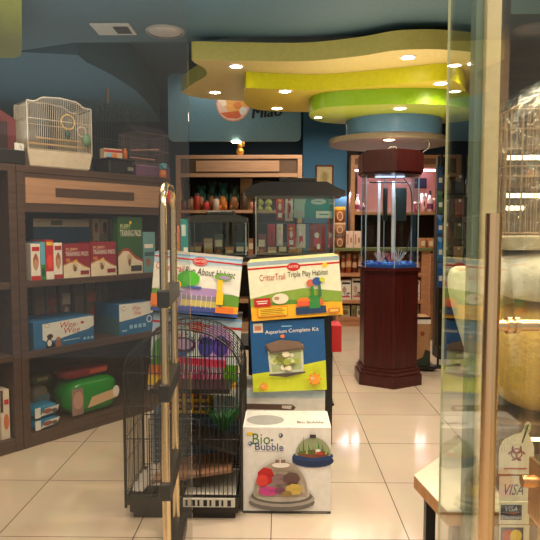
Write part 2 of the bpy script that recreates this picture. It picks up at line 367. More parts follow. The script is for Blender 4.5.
# added spots without fixtures, brightening the aisle floor, boxes, rack and left shelves
spot('aisle_fill', (.95, 3.0, 2.88), 60, (1, .84, .72), 100)
spot('aisle_fill', (1.0, 4.0, 2.88), 48, (1, .84, .72), 100)
spot('box_fill', (.15, 2.15, 2.88), 40, (1, .84, .66), 80, rot=(R_(16), 0, 0))
spot('rack_fill', (.15, 4.7, 2.55), 10, (1, .84, .66), 70)
spot('far_aisle_fill', (1.0, 7.2, 3.3), 50, (1, .76, .52), 130)
spot('shelf_fill', (-.7, 2.4, 2.8), 45, (1, .8, .56), 100, rot=(R_(20), R_(20), 0))
# ceiling vent and unlit disc
p0 = PZ(84, 23, 2.9); p1 = PZ(124, 23, 2.9); p2 = PZ(142, 33, 2.9); p3 = PZ(98, 33, 2.9)
vt = thing('ceiling_vent', 'white slatted air vent in the blue ceiling', 'vent', ((p0.x+p2.x)/2, (p0.y+p2.y)/2, 2.899))
wv = (p1.x-p0.x)/2; dv = max(.12, (p3.y-p0.y)/2)
MB().box(-wv, wv, -dv, dv, -.012, 0, M((206, 200, 186))).build('frame', vt, bevel=.003)
b = MB()
for i in range(7): b.box(.0+wv*.1+i*wv*.11, wv*.13+i*wv*.11+.004, -dv*.6, dv*.6, -.02, -.0125, M((60, 60, 60)))
b.build('slats', vt)
p = PZ(165, 31, 2.9)
t = thing('ceiling_lamp', 'wide pale unlit round ceiling lamp beside the vent', 'ceiling light', (p.x, p.y, 2.899))
MB().lathe([(.001, -.02), (.09, -.018), (.125, -.008), (.13, 0)], M((200, 190, 176)), seg=28).build('diffuser', t)
MB().lathe([(.131, -.012), (.145, -.012), (.147, 0)], M((170, 164, 150)), seg=28).build('rim', t)
# blue hanging sign with logo
SY = 6.6; x0, x1, z0, z1 = RECT(168, 73, 301, 141, SY)
t = thing('shop_sign', 'blue rounded sign panel with orange round logo and black lettering', 'sign', ((x0+x1)/2, SY+.03, z0))
wd = x1-x0; hh = z1-z0; rr = .06; pl = []
for (cx, cz, a0) in ((wd/2-rr, rr, -90), (wd/2-rr, hh-rr, 0), (-wd/2+rr, hh-rr, 90), (-wd/2+rr, rr, 180)):
    for i in range(6): a = R_(a0+i*18); pl.append((cx+rr*math.cos(a), cz+rr*math.sin(a)))
b = MB(); b.X = Matrix.Rotation(math.pi/2, 4, 'X'); b.prism(pl, -.03, .03, M((104, 140, 154), .45)); b.build('panel', t)
b = MB(); p = Print(b, (-wd/2, -.031, 0), (1, 0, 0), (0, 0, 1), wd, hh)
cx = (233.5-168)/133; cy = (141-104)/68; rx = .128
p.ell(cx, cy, rx, rx*wd/hh, M((236, 150, 110))).k += 0
p.ell(cx, cy, rx*.94, rx*.94*wd/hh, M((240, 200, 176))).ell(cx+.02, cy+.04, rx*.7, rx*.75*wd/hh, M((246, 178, 96)))
p.poly([(cx-.10, cy-.13), (cx-.045, cy-.205), (cx+.03, cy-.215), (cx+.06, cy-.18), (cx+.04, cy-.10)], M((222, 110, 70))).poly([(cx-.08, cy-.04), (cx-.11, cy+.06), (cx-.06, cy+.1), (cx-.05, cy-.02)], M((250, 226, 200))).ell(cx+.03, cy-.02, .03, .05, M((236, 140, 76))).ell(cx+.075, cy-.1, .03, .06, M((236, 226, 214)))
b.build('logo', t)
b = MB(); p = Print(b, (-wd/2, -.031, 0), (1, 0, 0), (0, 0, 1), wd, hh); p.k = 6
p.text('Miao', .63, .33, .85, .50, BLACK, .01, .04).text('Miao', .637, .33, .857, .50, BLACK, .01, .04); b.build('lettering', t)
a = PY(236, 141, SY); MB().lathe([(.001, -.012), (.05, -.012), (.055, 0)], LAMP, seg=16).build('lamp', t, loc=(a.x-(x0+x1)/2, 0, -.002))
for sx in (-.45, .45): MB().tube([(sx, 0, hh-.002), (sx, 0, 3.35-z0)], .008, GREY, 8).build('hanger', t)
spot('sign_lamp_beam', (a.x, 6.8, z0-.05), 8)
spot('sign_fill', (-.75, 6.25, 3.3), 9, (1, .92, .8), 140)  # unseen spot added to brighten the sign panel

# ================================================================== LEFT SHELVING RUN
A = PZ(0, 457, 0); B = PZ(122, 420, 0); ang = math.atan2(B.y-A.y, B.x-A.x)
U = Vector((math.cos(ang), math.sin(ang), 0)); N = Vector((-math.sin(ang), math.cos(ang), 0)); N = Vector((-U.y, U.x, 0))
def CT(px, py, d=0.0):                  # pixel -> (distance along the run, height) on the plane d behind its front
    r = ray(px, py); o = A+N*d; k = (o.x*N.x+o.y*N.y)/(r.x*N.x+r.y*N.y)
    q = Vector((r.x*k, r.y*k, CAMZ+r.z*k)); return (q-A).dot(U), q.z
def CL(t, d, z=0): v = A+U*t+N*d; return (v.x, v.y, z)
tL = -.72; tm = CT(20, 300)[0]; tR = CT(171, 200)[0]; CD = .46
def shelving(name, label, t0, t1, levels, header=True, rear=True):
    w_ = t1-t0; o = thing(name, label, 'shelving', CL(t0, 0), ang, 'brown wooden shelving units')
    H = 1.805; th = .05
    for x in (0, w_-.05): MB().box(x, x+.05, 0, CD, 0, H-.045, CHOCW).build('side_panel', o, bevel=.003)
    MB().box(0, w_, 0, CD, H-.044, H, CHOCW).build('top', o, bevel=.003)
    MB().box(.051, w_-.051, CD-.02, CD, 0, H-.045, CHOCW).build('back_panel', o)
    for z in levels: MB().box(.051, w_-.051, .004, CD-.021, z-.042, z, CHOCW).build('shelf', o, bevel=.003)
    MB().box(.051, w_-.051, .002, CD-.021, 0, .085, CHOCW).build('base', o, bevel=.003)
    if header:
        MB().box(.051, w_-.051, .006, .03, 1.515, H-.046, CHOCW).build('header_rail', o)
        f = MB().box(.056, w_-.056, -.002, .0055, 1.57, H-.075, wood((164, 126, 98), (178, 140, 112))).build('header_panel', o, bevel=.002)
        MB().box(.26, w_-.36, -.006, -.0025, 1.615, 1.675, M((70, 50, 38))).build('name_slot', f, bevel=.002)
    return o
LV = (.62, 1.075)
shelving('shelving_unit', 'brown wooden shelving unit with beige header, stocked with boxes, behind the gate', tm, tR, LV)
shelving('shelving_unit', 'nearer brown shelving unit cut off by the left edge, mostly empty', tL, tm-.004, LV, False)

def pack(name, label, cat, px0, px1, ytop, z, d, depth, col, draw=None, group=None, side=None, top=None, hh=None):
    """a carton on the left shelves: pixel span of its front, standing at height z, d behind the shelf front"""
    pc = (px0+px1)/2
    t0 = CT(px0, ytop, d)[0]; t1 = CT(px1, ytop, d)[0]; h = hh or CT(pc, ytop, d)[1]-z; w_ = t1-t0
    b = MB(); b.box(-w_/2, w_/2, 0, depth, 0, h, col)
    p = Print(b, (-w_/2, 0, 0), (1, 0, 0), (0, 0, 1), w_, h)
    if draw: draw(p)
    if side: Print(b, (-w_/2, depth, 0), (0, -1, 0), (0, 0, 1), depth, h).rect(.0, .0, 1, .55, side)
    return tag(b.build(name, loc=CL((t0+t1)/2, d, z+.0008), rot=(0, 0, ang), bevel=.0015, seg=1), label, cat, group)
def d_crim(p):
    p.poly([(0, 0), (1, 0), (1, .24), (.75, .32), (.5, .46), (.25, .44), (0, .36)], M((226, 214, 190)))
    p.poly([(0, .36), (.25, .44), (.5, .46), (.75, .32), (1, .24), (1, .27), (.75, .36), (.5, .5), (.25, .48), (0, .4)], M((196, 140, 90)))
    p.text('PUPPY', .1, .78, .55, .88, M((230, 190, 150))).text('TRAINING PADS', .08, .64, .94, .77, WHITE)
    p.ell(.42, .33, .12, .1, M((214, 190, 150))).ell(.42, .26, .07, .08, M((120, 90, 70))).ell(.38, .36, .03, .03, M((80, 60, 50)))
    p.poly([(.35, .5), (.5, .54), (.5, .46), (.37, .44)], M((230, 180, 70))).rect(.62, .08, .95, .2, CRIMSON).rect(.08, .48, .24, .58, M((200, 110, 60)))
def d_green(p):
    p.poly([(0, 0), (1, 0), (1, .2), (.7, .26), (.4, .4), (.2, .4), (0, .3)], M((226, 214, 190)))
    p.poly([(0, .3), (.2, .4), (.4, .4), (.7, .26), (1, .2), (1, .24), (.7, .31), (.4, .45), (.2, .44), (0, .35)], M((170, 60, 40)))
    p.text('PUPPY', .1, .78, .5, .87, M((210, 220, 160))).text('TRAINING PADS', .08, .66, .94, .77, WHITE)
    p.ell(.45, .27, .1, .08, M((200, 176, 140))).ell(.45, .2, .06, .07, M((130, 100, 80))).rect(.5, .04, .95, .14, M((60, 60, 60))).ell(.5, .9, .05, .03, YEL)
def d_pet(cols):
    def f(p):
        p.rect(0, .0, 1, .12, cols[1]).ell(.5, .5, .3, .22, cols[0]).ell(.5, .6, .16, .14, M((150, 96, 66))).ell(.5, .42, .2, .16, M((190, 150, 110))).rect(.1, .8, .9, .92, cols[1])
    return f
G1 = 'cartons on the upper shelf of the brown unit'
z1 = LV[1]; z2 = LV[0]
pack('pad_bag', 'white pet carton with brown dog picture at the left end of the upper shelf', 'box', 30.5, 40, 244, z1, .03, .2, WHITE, d_pet((M((200, 90, 70)), RED)), G1)
pack('pad_bag', 'narrow sky blue and green carton between white and red cartons on upper shelf', 'box', 40.5, 45, 242, z1, .03, .2, M((90, 170, 200)), lambda p: p.rect(0, 0, 1, .4, GREEN).ell(.5, .2, .4, .12, DKGREEN), G1)
pack('treat_carton', 'bright red carton with white band on the upper shelf', 'box', 45.5, 53, 240, z1, .03, .2, RED, lambda p: (p.rect(0, 0, 1, .2, WHITE), p.ell(.5, .45, .4, .18, M((230, 60, 40))), p.rect(.1, .86, .9, .95, YEL)), G1)
pack('pad_bag', 'white carton with brown dog picture right beside the bright red carton', 'box', 53.5, 62, 243, z1, .03, .2, WHITE, d_pet((M((180, 110, 80)), M((170, 40, 40)))), G1)
pack('pad_carton', 'crimson puppy pad carton, left one of the crimson pair', 'box', 63, 89.5, 244, z1, .025, .2, CRIMSON, d_crim, 'crimson puppy pad cartons')
pack('pad_carton', 'crimson puppy pad carton, right one of the crimson pair beside the green carton', 'box', 90.5, 116, 242, z1, .025, .2, CRIMSON, d_crim, 'crimson puppy pad cartons')
pack('pad_carton', 'tall green and white puppy pad carton at right of the crimson pair', 'box', 117.5, 142, 217, z1, .035, .07, M((40, 90, 40)), d_green)
pack('pad_package', 'pale blue package leaning at the right end of upper shelf', 'package', 143, 155, 232, z1, .05, .22, M((110, 160, 168)), lambda p: (p.rect(.1, .6, .8, .7, WHITE), p.rect(.1, .4, .9, .5, M((60, 100, 110))), p.ell(.4, .25, .2, .1, M((160, 110, 80)))))
# blue cartons behind and the small dog-picture cartons
pack('pad_carton', 'wide dark blue carton standing behind the front row on the upper shelf', 'box', 33, 89, 219, z1, .26, .16, M((30, 84, 124)), lambda p: p.rect(0, .86, 1, 1, M((190, 186, 160))).rect(.3, .89, .5, .97, M((96, 110, 70))))
k = 0
for (c0, c1) in ((93, 101), (101.5, 110), (110.5, 118)):
    for lev in range(3):
        zz = z1+lev*.137
        pack('chew_box', 'small %s box behind the crimson cartons, %s of the %s row' % (('red-brown striped', 'green striped', 'tan striped')[lev], ('leftmost', 'middle one', 'rightmost')[k], ('bottom', 'middle', 'top')[lev]), 'box', c0, c1, 230, zz, .25, .15,
             M((196, 180, 150)), lambda p: (p.rect(.78, 0, .98, 1, [M((130, 70, 50)), GREEN, M((150, 120, 90))][lev]), p.ell(.4, .5, .25, .32, M((150, 90, 70))), p.ell(.4, .62, .14, .16, M((90, 60, 46)))), 'small boxes behind the crimson cartons', hh=.135)
    k += 1
# Wee-Wee boxes
def d_wee(p):
    LBL = M((34, 104, 156))
    p.poly([(.14, .9), (.14, .32), (.22, .22), (.45, .3), (.7, .42), (.9, .5), (.99, .6), (.99, .97), (.9, .99)], M((222, 226, 220)))
    pass
    p.text('Wee-', .40, .66, .72, .88, RED, .02).text('Wee', .46, .44, .74, .66, RED, .02).ell(.79, .78, .03, .05, RED).ell(.21, .83, .045, .07, GREY).ell(.21, .83, .036, .056, WHITE)
    p.poly([(.18, .0), (.2, .3), (.24, .42), (.27, .3), (.33, .1), (.33, 0)], BLACK).ell(.25, .42, .05, .09, M((60, 46, 38))).ell(.24, .18, .035, .12, WHITE)
    p.poly([(.34, .0), (.34, .2), (.38, .3), (.42, .22), (.44, 0)], M((150, 100, 70))).ell(.38, .3, .035, .07, M((170, 120, 84)))
    p.rect(.46, .17, .74, .21, SKY)
    for i in range(3): p.rect(.80+i*.065, .1, .84+i*.065, .2, SKY)
def d_wee2(p):
    p.poly([(0, .45), (.4, .5), (1, .62), (1, 1), (0, 1)], M((222, 226, 220)))
    p.text('Wee-', .36, .76, .62, .92, RED, .02).text('Wee', .40, .6, .62, .75, RED, .02).ell(.87, .42, .08, .12, WHITE).ell(.87, .42, .06, .09, M((34, 104, 156))).ell(.12, .86, .05, .08, GREY).ell(.12, .86, .038, .06, WHITE)
    for i in range(4): p.rect(.28+i*.13, .18, .37+i*.13, .3, SKY)
    p.rect(.06, .12, .2, .17, SKY)
pack('pad_carton', 'blue and white puppy pad carton with two dogs, left on the middle shelf', 'box', 33, 94, 319, z2, .03, .3, M((34, 104, 156)), d_wee, 'blue and white puppy pad cartons', side=M((60, 100, 110)))
pack('pad_carton', 'blue and white puppy pad carton without dogs, right on the middle shelf', 'box', 119, 153, 303, z2, .03, .3, M((34, 104, 156)), d_wee2, 'blue and white puppy pad cartons', side=M((60, 100, 110)))
def pouch(name, label, cat, px, z, d, w_, h, dp, c1, c2, group=None, rz=0, draw=None):
    t = CT(px, 300, d)[0]; b = MB(); seg = 8; vs = []; n = 12
    rows = [(0, .8, .9), (.12, 1, 1), (.5, 1, 1.05), (.85, .97, .85), (1, .92, .12)]
    for (fz, fw, fd) in rows:
        for k in range(n*2):
            a = 2*math.pi*k/(n*2); e = .45
            x = math.copysign(abs(math.cos(a))**e, math.cos(a)); y = math.copysign(abs(math.sin(a))**e, math.sin(a))
            vs.append((x*w_/2*fw, dp/2+y*dp/2*fd, fz*h))
    m_ = n*2; fs = [(i*m_+k, i*m_+(k+1) % m_, (i+1)*m_+(k+1) % m_, (i+1)*m_+k) for i in range(len(rows)-1) for k in range(m_)]
    fs += [tuple(range(m_))[::-1], tuple(range((len(rows)-1)*m_, len(rows)*m_))]
    b.add(vs, fs, c1, True)
    p = Print(b, (-w_*.4, -.03*dp-.003, h*.12), (1, 0, 0), (0, 0, 1), w_*.8, h*.74)
    (draw or (lambda q: q.rect(0, .62, 1, .9, c2).ell(.5, .35, .3, .22, c2)))(p)
    return tag(b.build(name, loc=CL(t, d, z+.0008), rot=(0, 0, ang+rz)), label, cat, group)
CLEARISH = M((150, 140, 128), .15)
for i, (px, c2, lab) in enumerate(((40, M((120, 90, 70)), 'dim small treat bag at the far left of the back row, middle shelf'), (52, M((140, 60, 50)), 'dim treat bag second from left in the middle shelf back row'), (66, M((196, 180, 160)), 'dim treat bag with pale patch in the middle shelf back row'), (80, M((120, 100, 70)), 'brownish treat bag in the back row beside the reddish one'), (92, M((190, 90, 60)), 'treat bag with reddish patch above the gap between blue cartons'), (104, M((90, 80, 70)), 'dim treat bag nearest the right end of the middle shelf back row'))):
    pouch('treat_bag', lab, 'bag', px, z2, .36, .084, .40, .05, M((120, 100, 84), .3), c2, 'treat bags at the back of the middle shelf')
# bottom shelf: green pack, small blue packs, red packet
ZB = .085
def soft(name, label, cat, px, z, d, w_, h, dp, c1, draw, rz=0, group=None):
    t = CT(px, 400, d)[0]; b = MB(); vs = []; n = 10; m_ = 24
    for i in range(n+1):
        fx = -1+2*i/n; s = (1-abs(fx)**5*.55)
        for k in range(m_):
            a = 2*math.pi*k/m_; e = .4
            y = math.copysign(abs(math.cos(a))**e, math.cos(a)); zz = math.copysign(abs(math.sin(a))**e, math.sin(a))
            vs.append((fx*w_/2, dp/2+y*dp/2*s, h/2+zz*h/2*s))
    fs = [(i*m_+k, i*m_+(k+1) % m_, (i+1)*m_+(k+1) % m_, (i+1)*m_+k) for i in range(n) for k in range(m_)]
    fs += [tuple(range(m_))[::-1], tuple(range(n*m_, (n+1)*m_))]
    b.add(vs, fs, c1, True); p = Print(b, (-w_*.46, -.003, h*.08), (1, 0, 0), (0, 0, 1), w_*.92, h*.84); draw(p)
    return tag(b.build(name, loc=CL(t, d, z+.001), rot=(0, 0, ang+rz)), label, cat, group)
soft('pad_package', 'large shiny green soft package on the bottom shelf', 'package', 97, ZB, .06, .44, .25, .28, M((30, 140, 46), .25),
     lambda p: (p.poly([(.3, .15), (.95, .3), (.95, .62), (.4, .5)], M((214, 180, 136))), p.rect(0, 0, .22, .9, M((150, 120, 110))), p.ell(.12, .5, .1, .3, M((190, 150, 130))), p.ell(.9, .5, .07, .2, WHITE)))
DP = lambda p: (p.rect(0, .0, .22, 1, M((210, 214, 206))), p.poly([(.2, .1), (.9, .3), (1, .9), (.4, .8)], M((206, 206, 200))), p.ell(.5, .5, .2, .25, M((140, 80, 60))), p.ell(.78, .45, .12, .2, M((90, 80, 70))))
soft('wipes_package', 'blue and white soft packet, lower of the two at the bottom left', 'package', 47, ZB, .02, .19, .075, .15, M((36, 120, 160), .25), DP, 0, 'stacked blue and white packets')
soft('wipes_package', 'blue and white soft packet, upper of the two at the bottom left', 'package', 47, ZB+.08, .02, .19, .08, .15, M((36, 120, 160), .25), DP, 0, 'stacked blue and white packets')
soft('pad_package', 'dim greyish plastic package behind the blue and white packets', 'package', 42, ZB, .20, .15, .24, .2, M((120, 110, 96), .2), lambda p: p.rect(.1, .5, .9, .8, M((80, 110, 120))))
soft('pet_toy_bag', 'dark red plastic bag lying high on the bottom shelf stack', 'bag', 90, ZB+.255, .12, .40, .07, .2, M((130, 34, 40), .3), lambda p: p.rect(.5, .3, .9, .8, M((190, 80, 60))))
soft('pet_toy_bag', 'dark olive plastic bag on the grey package, bottom shelf left', 'bag', 44, ZB+.245, .24, .18, .07, .14, M((70, 70, 40), .3), lambda p: p.rect(.2, .3, .7, .7, M((150, 140, 80))))
# left bay bottom: white cartons
for i, (px0, px1, yt, c, lab) in enumerate(((-20, -10, 392, M((200, 190, 170)), 'white carton partly out of frame at the left, bottom bay'), (-9, -1, 388, M((206, 196, 176)), 'white slim carton with dark spine in the left bay bottom'), (0, 9, 390, M((214, 200, 180)), 'white slim carton with orange cat picture, left bay bottom'))):
    pack('food_carton', lab, 'box', px0, px1, yt, ZB, .04, .25, c, lambda p: (p.rect(0, .55, .3, 1, M((70, 50, 44))), p.ell(.6, .35, .3, .16, M((200, 110, 60))), p.rect(.4, .7, .9, .8, RED)), 'slim cartons in the left bay')

# ================================================================== CAGES
def wires(b, x0, x1, y0, y1, z0, z1, n, r, mat, axis, hor=(), topf=None):
    for i in range(n+1):
        if axis == 'x':
            x = x0+(x1-x0)*i/n; zt = topf(x) if topf else z1; b.tube([(x, y0, z0), (x, y0, zt)], r, mat, 4, False)
        else:
            y = y0+(y1-y0)*i/n; b.tube([(x0, y, z0), (x0, y, z1)], r, mat, 4, False)
    for z in hor:
        if axis == 'x': b.tube([(x0, y0, z), (x1, y0, z)], r*1.4, mat, 4, False)
        else: b.tube([(x0, y0, z), (x0, y1, z)], r*1.4, mat, 4, False)
# white bird cage on the left cabinet
tc_, _ = CT(57, 160, .22); zc = 1.8055
CWH = M((214, 203, 184), .4)
cg = thing('bird_cage', 'white wire bird cage with cream tray on top of the brown shelving', 'cage', CL(tc_-.01, .235, zc), R_(44)); cg.scale = (1.04, 1, 1.1)
W_, D_ = .43, .22
b = MB(); prof = [(0, .02), (.02, .0), (.03, .0)]
b.lathe([(.01, .012), (.62, .012), (.66, .02), (.71, .10), (.715, .115), (.68, .115), (.64, .03)], CWH, seg=4, smooth=False)
b.v = [(Matrix.Rotation(R_(45), 3, 'Z') @ Vector(v)) for v in b.v]; b.v = [(v[0]*W_, v[1]*D_, v[2]) for v in b.v]
for sx in (-.14, .14): b.box(sx-.02, sx+.02, -D_/2+.02, D_/2-.02, .0, .02, CWH)
b.build('tray', cg)
def topf(x):
    a = abs(x)/(W_/2)
    return .44-.01*a/.55 if a < .55 else (.43-(a-.55)/.2*.03 if a < .75 else .40)
b = MB()
for y in (-D_/2, D_/2): wires(b, -W_/2, W_/2, y, y, .11, .4, 34, .0016, CWH, 'x', (.12, .30), topf)
for x in (-W_/2, W_/2): wires(b, x, x, -D_/2, D_/2, .11, .39, 20, .0016, CWH, 'y', (.12, .30))
for i in range(35):
    x = -W_/2+W_*i/34; b.tube([(x, -D_/2, topf(x)), (x, D_/2, topf(x))], .0014, CWH, 4, False)
for y in (-D_/2, D_/2): b.tube([(x, y, topf(x)) for x in [-W_/2+W_*i/20 for i in range(21)]], .005, CWH, 6)
for sx in (-1, 1):
    for sy in (-1, 1): b.tube([(sx*W_/2, sy*D_/2, .10), (sx*W_/2, sy*D_/2, .395)], .005, CWH, 6)
b.build('wire_body', cg)
b = MB(); b.tube([(.05+.045*math.cos(a), -D_/2-.004, .30+.045*math.sin(a)) for a in [2*math.pi*i/24 for i in range(25)]], .004, M((226, 190, 120)), 6); b.build('swing_ring', cg)
b = MB(); b.tube([(-.2, -.04, .16), (.21, -.04, .16)], .006, M((226, 190, 130))); b.tube([(-.1, .05, .21), (.21, .05, .21)], .006, M((226, 190, 130))); b.build('perch', cg)
b = MB(); b.ball((.05, -.1, .225), (.02, .02, .03), M((60, 90, 90))); b.ball((.05, -.1, .25), .012, M((60, 90, 90))); b.build('hanging_toy', cg)
b = MB(); b.ball((.17, -D_/2-.02, .2), (.03, .02, .04), M((110, 150, 120))); b.tube([(.14+.03*math.cos(a), -D_/2-.01, .25+.03*math.sin(a)) for a in [2*math.pi*i/16 for i in range(17)]], .004, CWH, 6); b.build('feeder', cg)
# black carrier tray with bright packs
t_, _ = CT(107, 160, .2)
cr = thing('pet_carrier', 'black plastic carrier base beside the white bird cage', 'pet carrier', CL(t_, .14, zc), ang-.05)
MB().box(-.09, .12, -.10, .12, 0, .10, BLACK).build('body', cr, bevel=.012)
MB().box(-.10, .13, -.11, .13, .1005, .115, BLACK).build('rim', cr, bevel=.005)
MB().box(.06, .11, -.113, -.1105, .03, .055, GREY).build('badge', cr)
bb = MB().box(-.07, .07, -.04, .04, 0, .07, M((210, 190, 160))); p = Print(bb, (-.07, -.04, 0), (1, 0, 0), (0, 0, 1), .14, .07); p.rect(0, .6, 1, .85, RED).rect(.45, 0, .7, .5, ORANGE).rect(.1, .1, .4, .5, SKY)
v = CL(t_-.02, .12, zc+.1155); tag(bb.build('toy_package', loc=v, rot=(0, 0, ang-.2)), 'small red and white package lying on the black carrier base', 'package')
b = MB().lathe([(.001, 0), (.016, 0), (.016, .06), (.01, .07), (.01, .085), (.001, .085)], ORANGE, seg=12)
v = CL(t_+.09, .10, zc+.1155); tag(b.build('bottle', loc=v), 'small orange bottle standing on the black carrier base', 'bottle')
b = MB().lathe([(.001, 0), (.018, 0), (.018, .055), (.001, .055)], YEL, seg=12)
# purple based cage at right
t_, _ = CT(144.5, 160, .16); pc = thing('bird_cage', 'purple based wire cage at the right end of the shelving top', 'cage', CL(t_, .165, zc), ang-.05)
PUR = M((110, 76, 110), .4)
MB().box(-.16, .16, -.12, .12, 0, .09, PUR).build('tray', pc, bevel=.01)
b = MB(); WG = M((120, 104, 110), .4)
for y in (-.12, .12): wires(b, -.15, .15, y, y, .09, .33, 22, .0012, WG, 'x', (.1, .2, .33))
for x in (-.15, .15): wires(b, x, x, -.12, .12, .09, .33, 14, .0012, WG, 'y', (.1, .2, .33))
for i in range(15): b.tube([(-.15+.3*i/14, -.12, .33), (-.15+.3*i/14, 0, .40), (-.15+.3*i/14, .12, .33)], .0012, WG, 4, False)
b.build('wire_body', pc)
b = MB(); b.tube([(-.14, -.03, .2), (.12, -.03, .23)], .007, M((200, 150, 130))); b.tube([(-.13, 0, .15), (.1, 0, .15)], .006, M((200, 150, 130))); b.build('perch', pc)
v = CL(CT(161, 165, .05)[0], .03, zc)
to = thing('plush_toy', 'small blue-haired orange toy at the right corner of the shelving top', 'toy', v)
MB().lathe([(.001, 0), (.028, 0), (.03, .03), (.02, .06), (.001, .065)], M((214, 120, 60)), seg=14).build('body', to)
b = MB()
for i in range(12): a = i*2.4; b.ball((.018*math.cos(a), .018*math.sin(a), .085+.012*math.sin(i)), .016, M((80, 150, 170)), 8, 6)
b.build('hair', to)
# large dark wire cage at the rear, tall
t_, _ = CT(118, 100, .33)
dk = thing('bird_cage', 'tall dark wire cage rising behind the white cage on the shelving', 'cage', CL(t_, .39, zc), ang)
DW = M((60, 72, 76), .4); b = MB()
for y in (-.0, .14): wires(b, -.33, .33, y, y, .05, .56, 26, .0016, DW, 'x', (.06, .3, .56), lambda x: .56+.06*(1-abs(x)/.33))
for x in (-.33, .33): wires(b, x, x, 0, .14, .05, .56, 6, .0016, DW, 'y', (.06, .3, .56))
b.build('wire_body', dk); MB().box(-.34, .34, -.01, .15, 0, .05, BLACK).build('tray', dk, bevel=.006)
MB().tube([(0, .07, .60), (0, .07, .72)], .012, M((130, 110, 90))).build('hanger', dk)
# dark red covered cage to the left and black box
t_, _ = CT(2, 120, .25)
rc = thing('pet_kennel', 'dark red fabric pet kennel at the far left on the shelving', 'kennel', CL(t_-.30, .30, zc), ang)
b = MB(); pl = [(-.36, 0), (.34, 0), (.34, .30), (.22, .36), (-.2, .40), (-.36, .36)]; b.X = Matrix.Rotation(math.pi/2, 4, 'X'); b.prism(pl, -.12, .15, M((96, 36, 34), .8)); b.build('body', rc, bevel=.02)
b = MB(); b.box(-.3, .28, -.156, -.1505, .06, .28, M((50, 30, 30), .9)); b.build('mesh_window', rc)
t_, _ = CT(8, 160, .05)
tag(MB().box(-.16, .14, 0, .10, 0, .09, BLACK).build('storage_box', loc=CL(t_-.05, .0, zc), rot=(0, 0, ang), bevel=.008), 'low black box on the shelving left of the white cage', 'box')
b = MB().box(-.03, .03, 0, .003, 0, .045, M((220, 224, 224))); Print(b, (-.03, 0, 0), (1, 0, 0), (0, 0, 1), .06, .045).text('N', .55, .2, .8, .8, BLACK)
tag(b.build('price_card', loc=CL(CT(19, 138, .03)[0], .03, zc+.0905), rot=(0, 0, ang)), 'small white price card on the low black box', 'card')

# ================================================================== SECURITY GATE
gy0, gy1 = 2.25, 2.60; gx0_ = PY(164, 300, gy0).x; gx1_ = PY(174, 300, gy1).x
gt = thing('security_gate', 'gold tubular anti-theft gate with black clamps near the entrance', 'security gate', (gx0_, gy0, 0), math.atan2(gy1-gy0, gx1_-gx0_))
L_ = math.hypot(gx1_-gx0_, gy1-gy0); r = .10; zt = 1.575
path = [(0, 0, .06), (0, 0, zt-r)]+[(r-r*math.cos(a), 0, zt-r+r*math.sin(a)) for a in [R_(i*9) for i in range(1, 11)]]
path += [(L_-r+r*math.sin(a), 0, zt-r+r*math.cos(a)) for a in [R_(i*9) for i in range(0, 11)]]+[(L_, 0, .06)]
MB().tube(path, .0165, M((244, 220, 178), .2, 1, .02), 18).build('tube_frame', gt)
for z in (1.135, .765, .37):
    b = MB().box(-.03, L_+.025, -.024, .024, z-.035, z+.035, BLACK).build('clamp', gt, bevel=.008)
MB().box(-.06, L_+.06, -.045, .045, 0, .075, BLACK).build('base', gt, bevel=.01)
MB().ball((L_*.45, 0, zt-.03), (.06, .01, .035), RED).build('alarm_lamp', gt)

# ================================================================== BLACK PARROT CAGE ON THE FLOOR
CY = PZ(180, 521, 0).y+.01; x0, x1, _, _ = RECT(125, 400, 241, 500, CY); W_ = x1-x0; D_ = .37
kg = thing('parrot_cage', 'tall black wire cage with arched roof standing on the floor', 'cage', ((x0+x1)/2, CY+D_/2, 0), 0)
BK = M((24, 22, 20), .35)
b = MB(); b.box(-W_/2+.03, W_/2-.03, -D_/2+.02, D_/2-.02, 0.0, .03, BK); b.box(-W_/2+.015, W_/2-.015, -D_/2+.01, D_/2-.01, .03, .07, BK)
for (a, c, e, g) in ((-W_/2, W_/2, -D_/2, -D_/2+.02), (-W_/2, W_/2, D_/2-.02, D_/2), (-W_/2, -W_/2+.02, -D_/2+.02, D_/2-.02), (W_/2-.02, W_/2, -D_/2+.02, D_/2-.02)): b.box(a, c, e, g, .07, .115, BK)
b.build('tray', kg, bevel=.004)
ze = .72; za = .93
def rz_(x): return ze+(za-ze)*math.sqrt(max(0, 1-(2*x/W_)**2))
b = MB()
for y in (-D_/2, D_/2):
    wires(b, -W_/2, W_/2, y, y, .11, ze, 26, .0021, BK, 'x', (.125, .40, .56, ze), rz_)
for x in (-W_/2, W_/2): wires(b, x, x, -D_/2, D_/2, .11, ze, 14, .0020, BK, 'y', (.125, .28, .40, .56, ze))
b.build('wire_walls', kg)
b = MB()
for i in range(8):
    y = -D_/2+D_*i/7; b.tube([(x, y, rz_(x)) for x in [W_/2*math.sin(R_(-90+180*k/18)) for k in range(19)]], .002 if 0 < i < 7 else .0045, BK, 5, False)
for k in range(1, 18, 2):
    x = W_/2*math.sin(R_(-90+180*k/18)); b.tube([(x, -D_/2, rz_(x)), (x, D_/2, rz_(x))], .0019, BK, 4, False)
b.build('arched_roof', kg)
for sx in (-1, 1):
    for sy in (-1, 1): MB().tube([(sx*W_/2, sy*D_/2, .06), (sx*W_/2, sy*D_/2, ze)], .0075, BK, 8).build('corner_post', kg)
b = MB(); dx0, dx1 = -.16, .08
b.tube([(dx0, -D_/2-.005, .17), (dx1, -D_/2-.005, .17), (dx1, -D_/2-.005, .5), (dx0, -D_/2-.005, .5), (dx0, -D_/2-.005, .17)], .004, BK, 6)
for i in range(1, 12): b.tube([(dx0, -D_/2-.005, .17+i*.0275), (dx1, -D_/2-.005, .17+i*.0275)], .0014, BK, 4, False)
b.build('door', kg)
MB().obox((.02, .03, .60), (W_*.70, .2, .022), BK).build('ledge', kg)
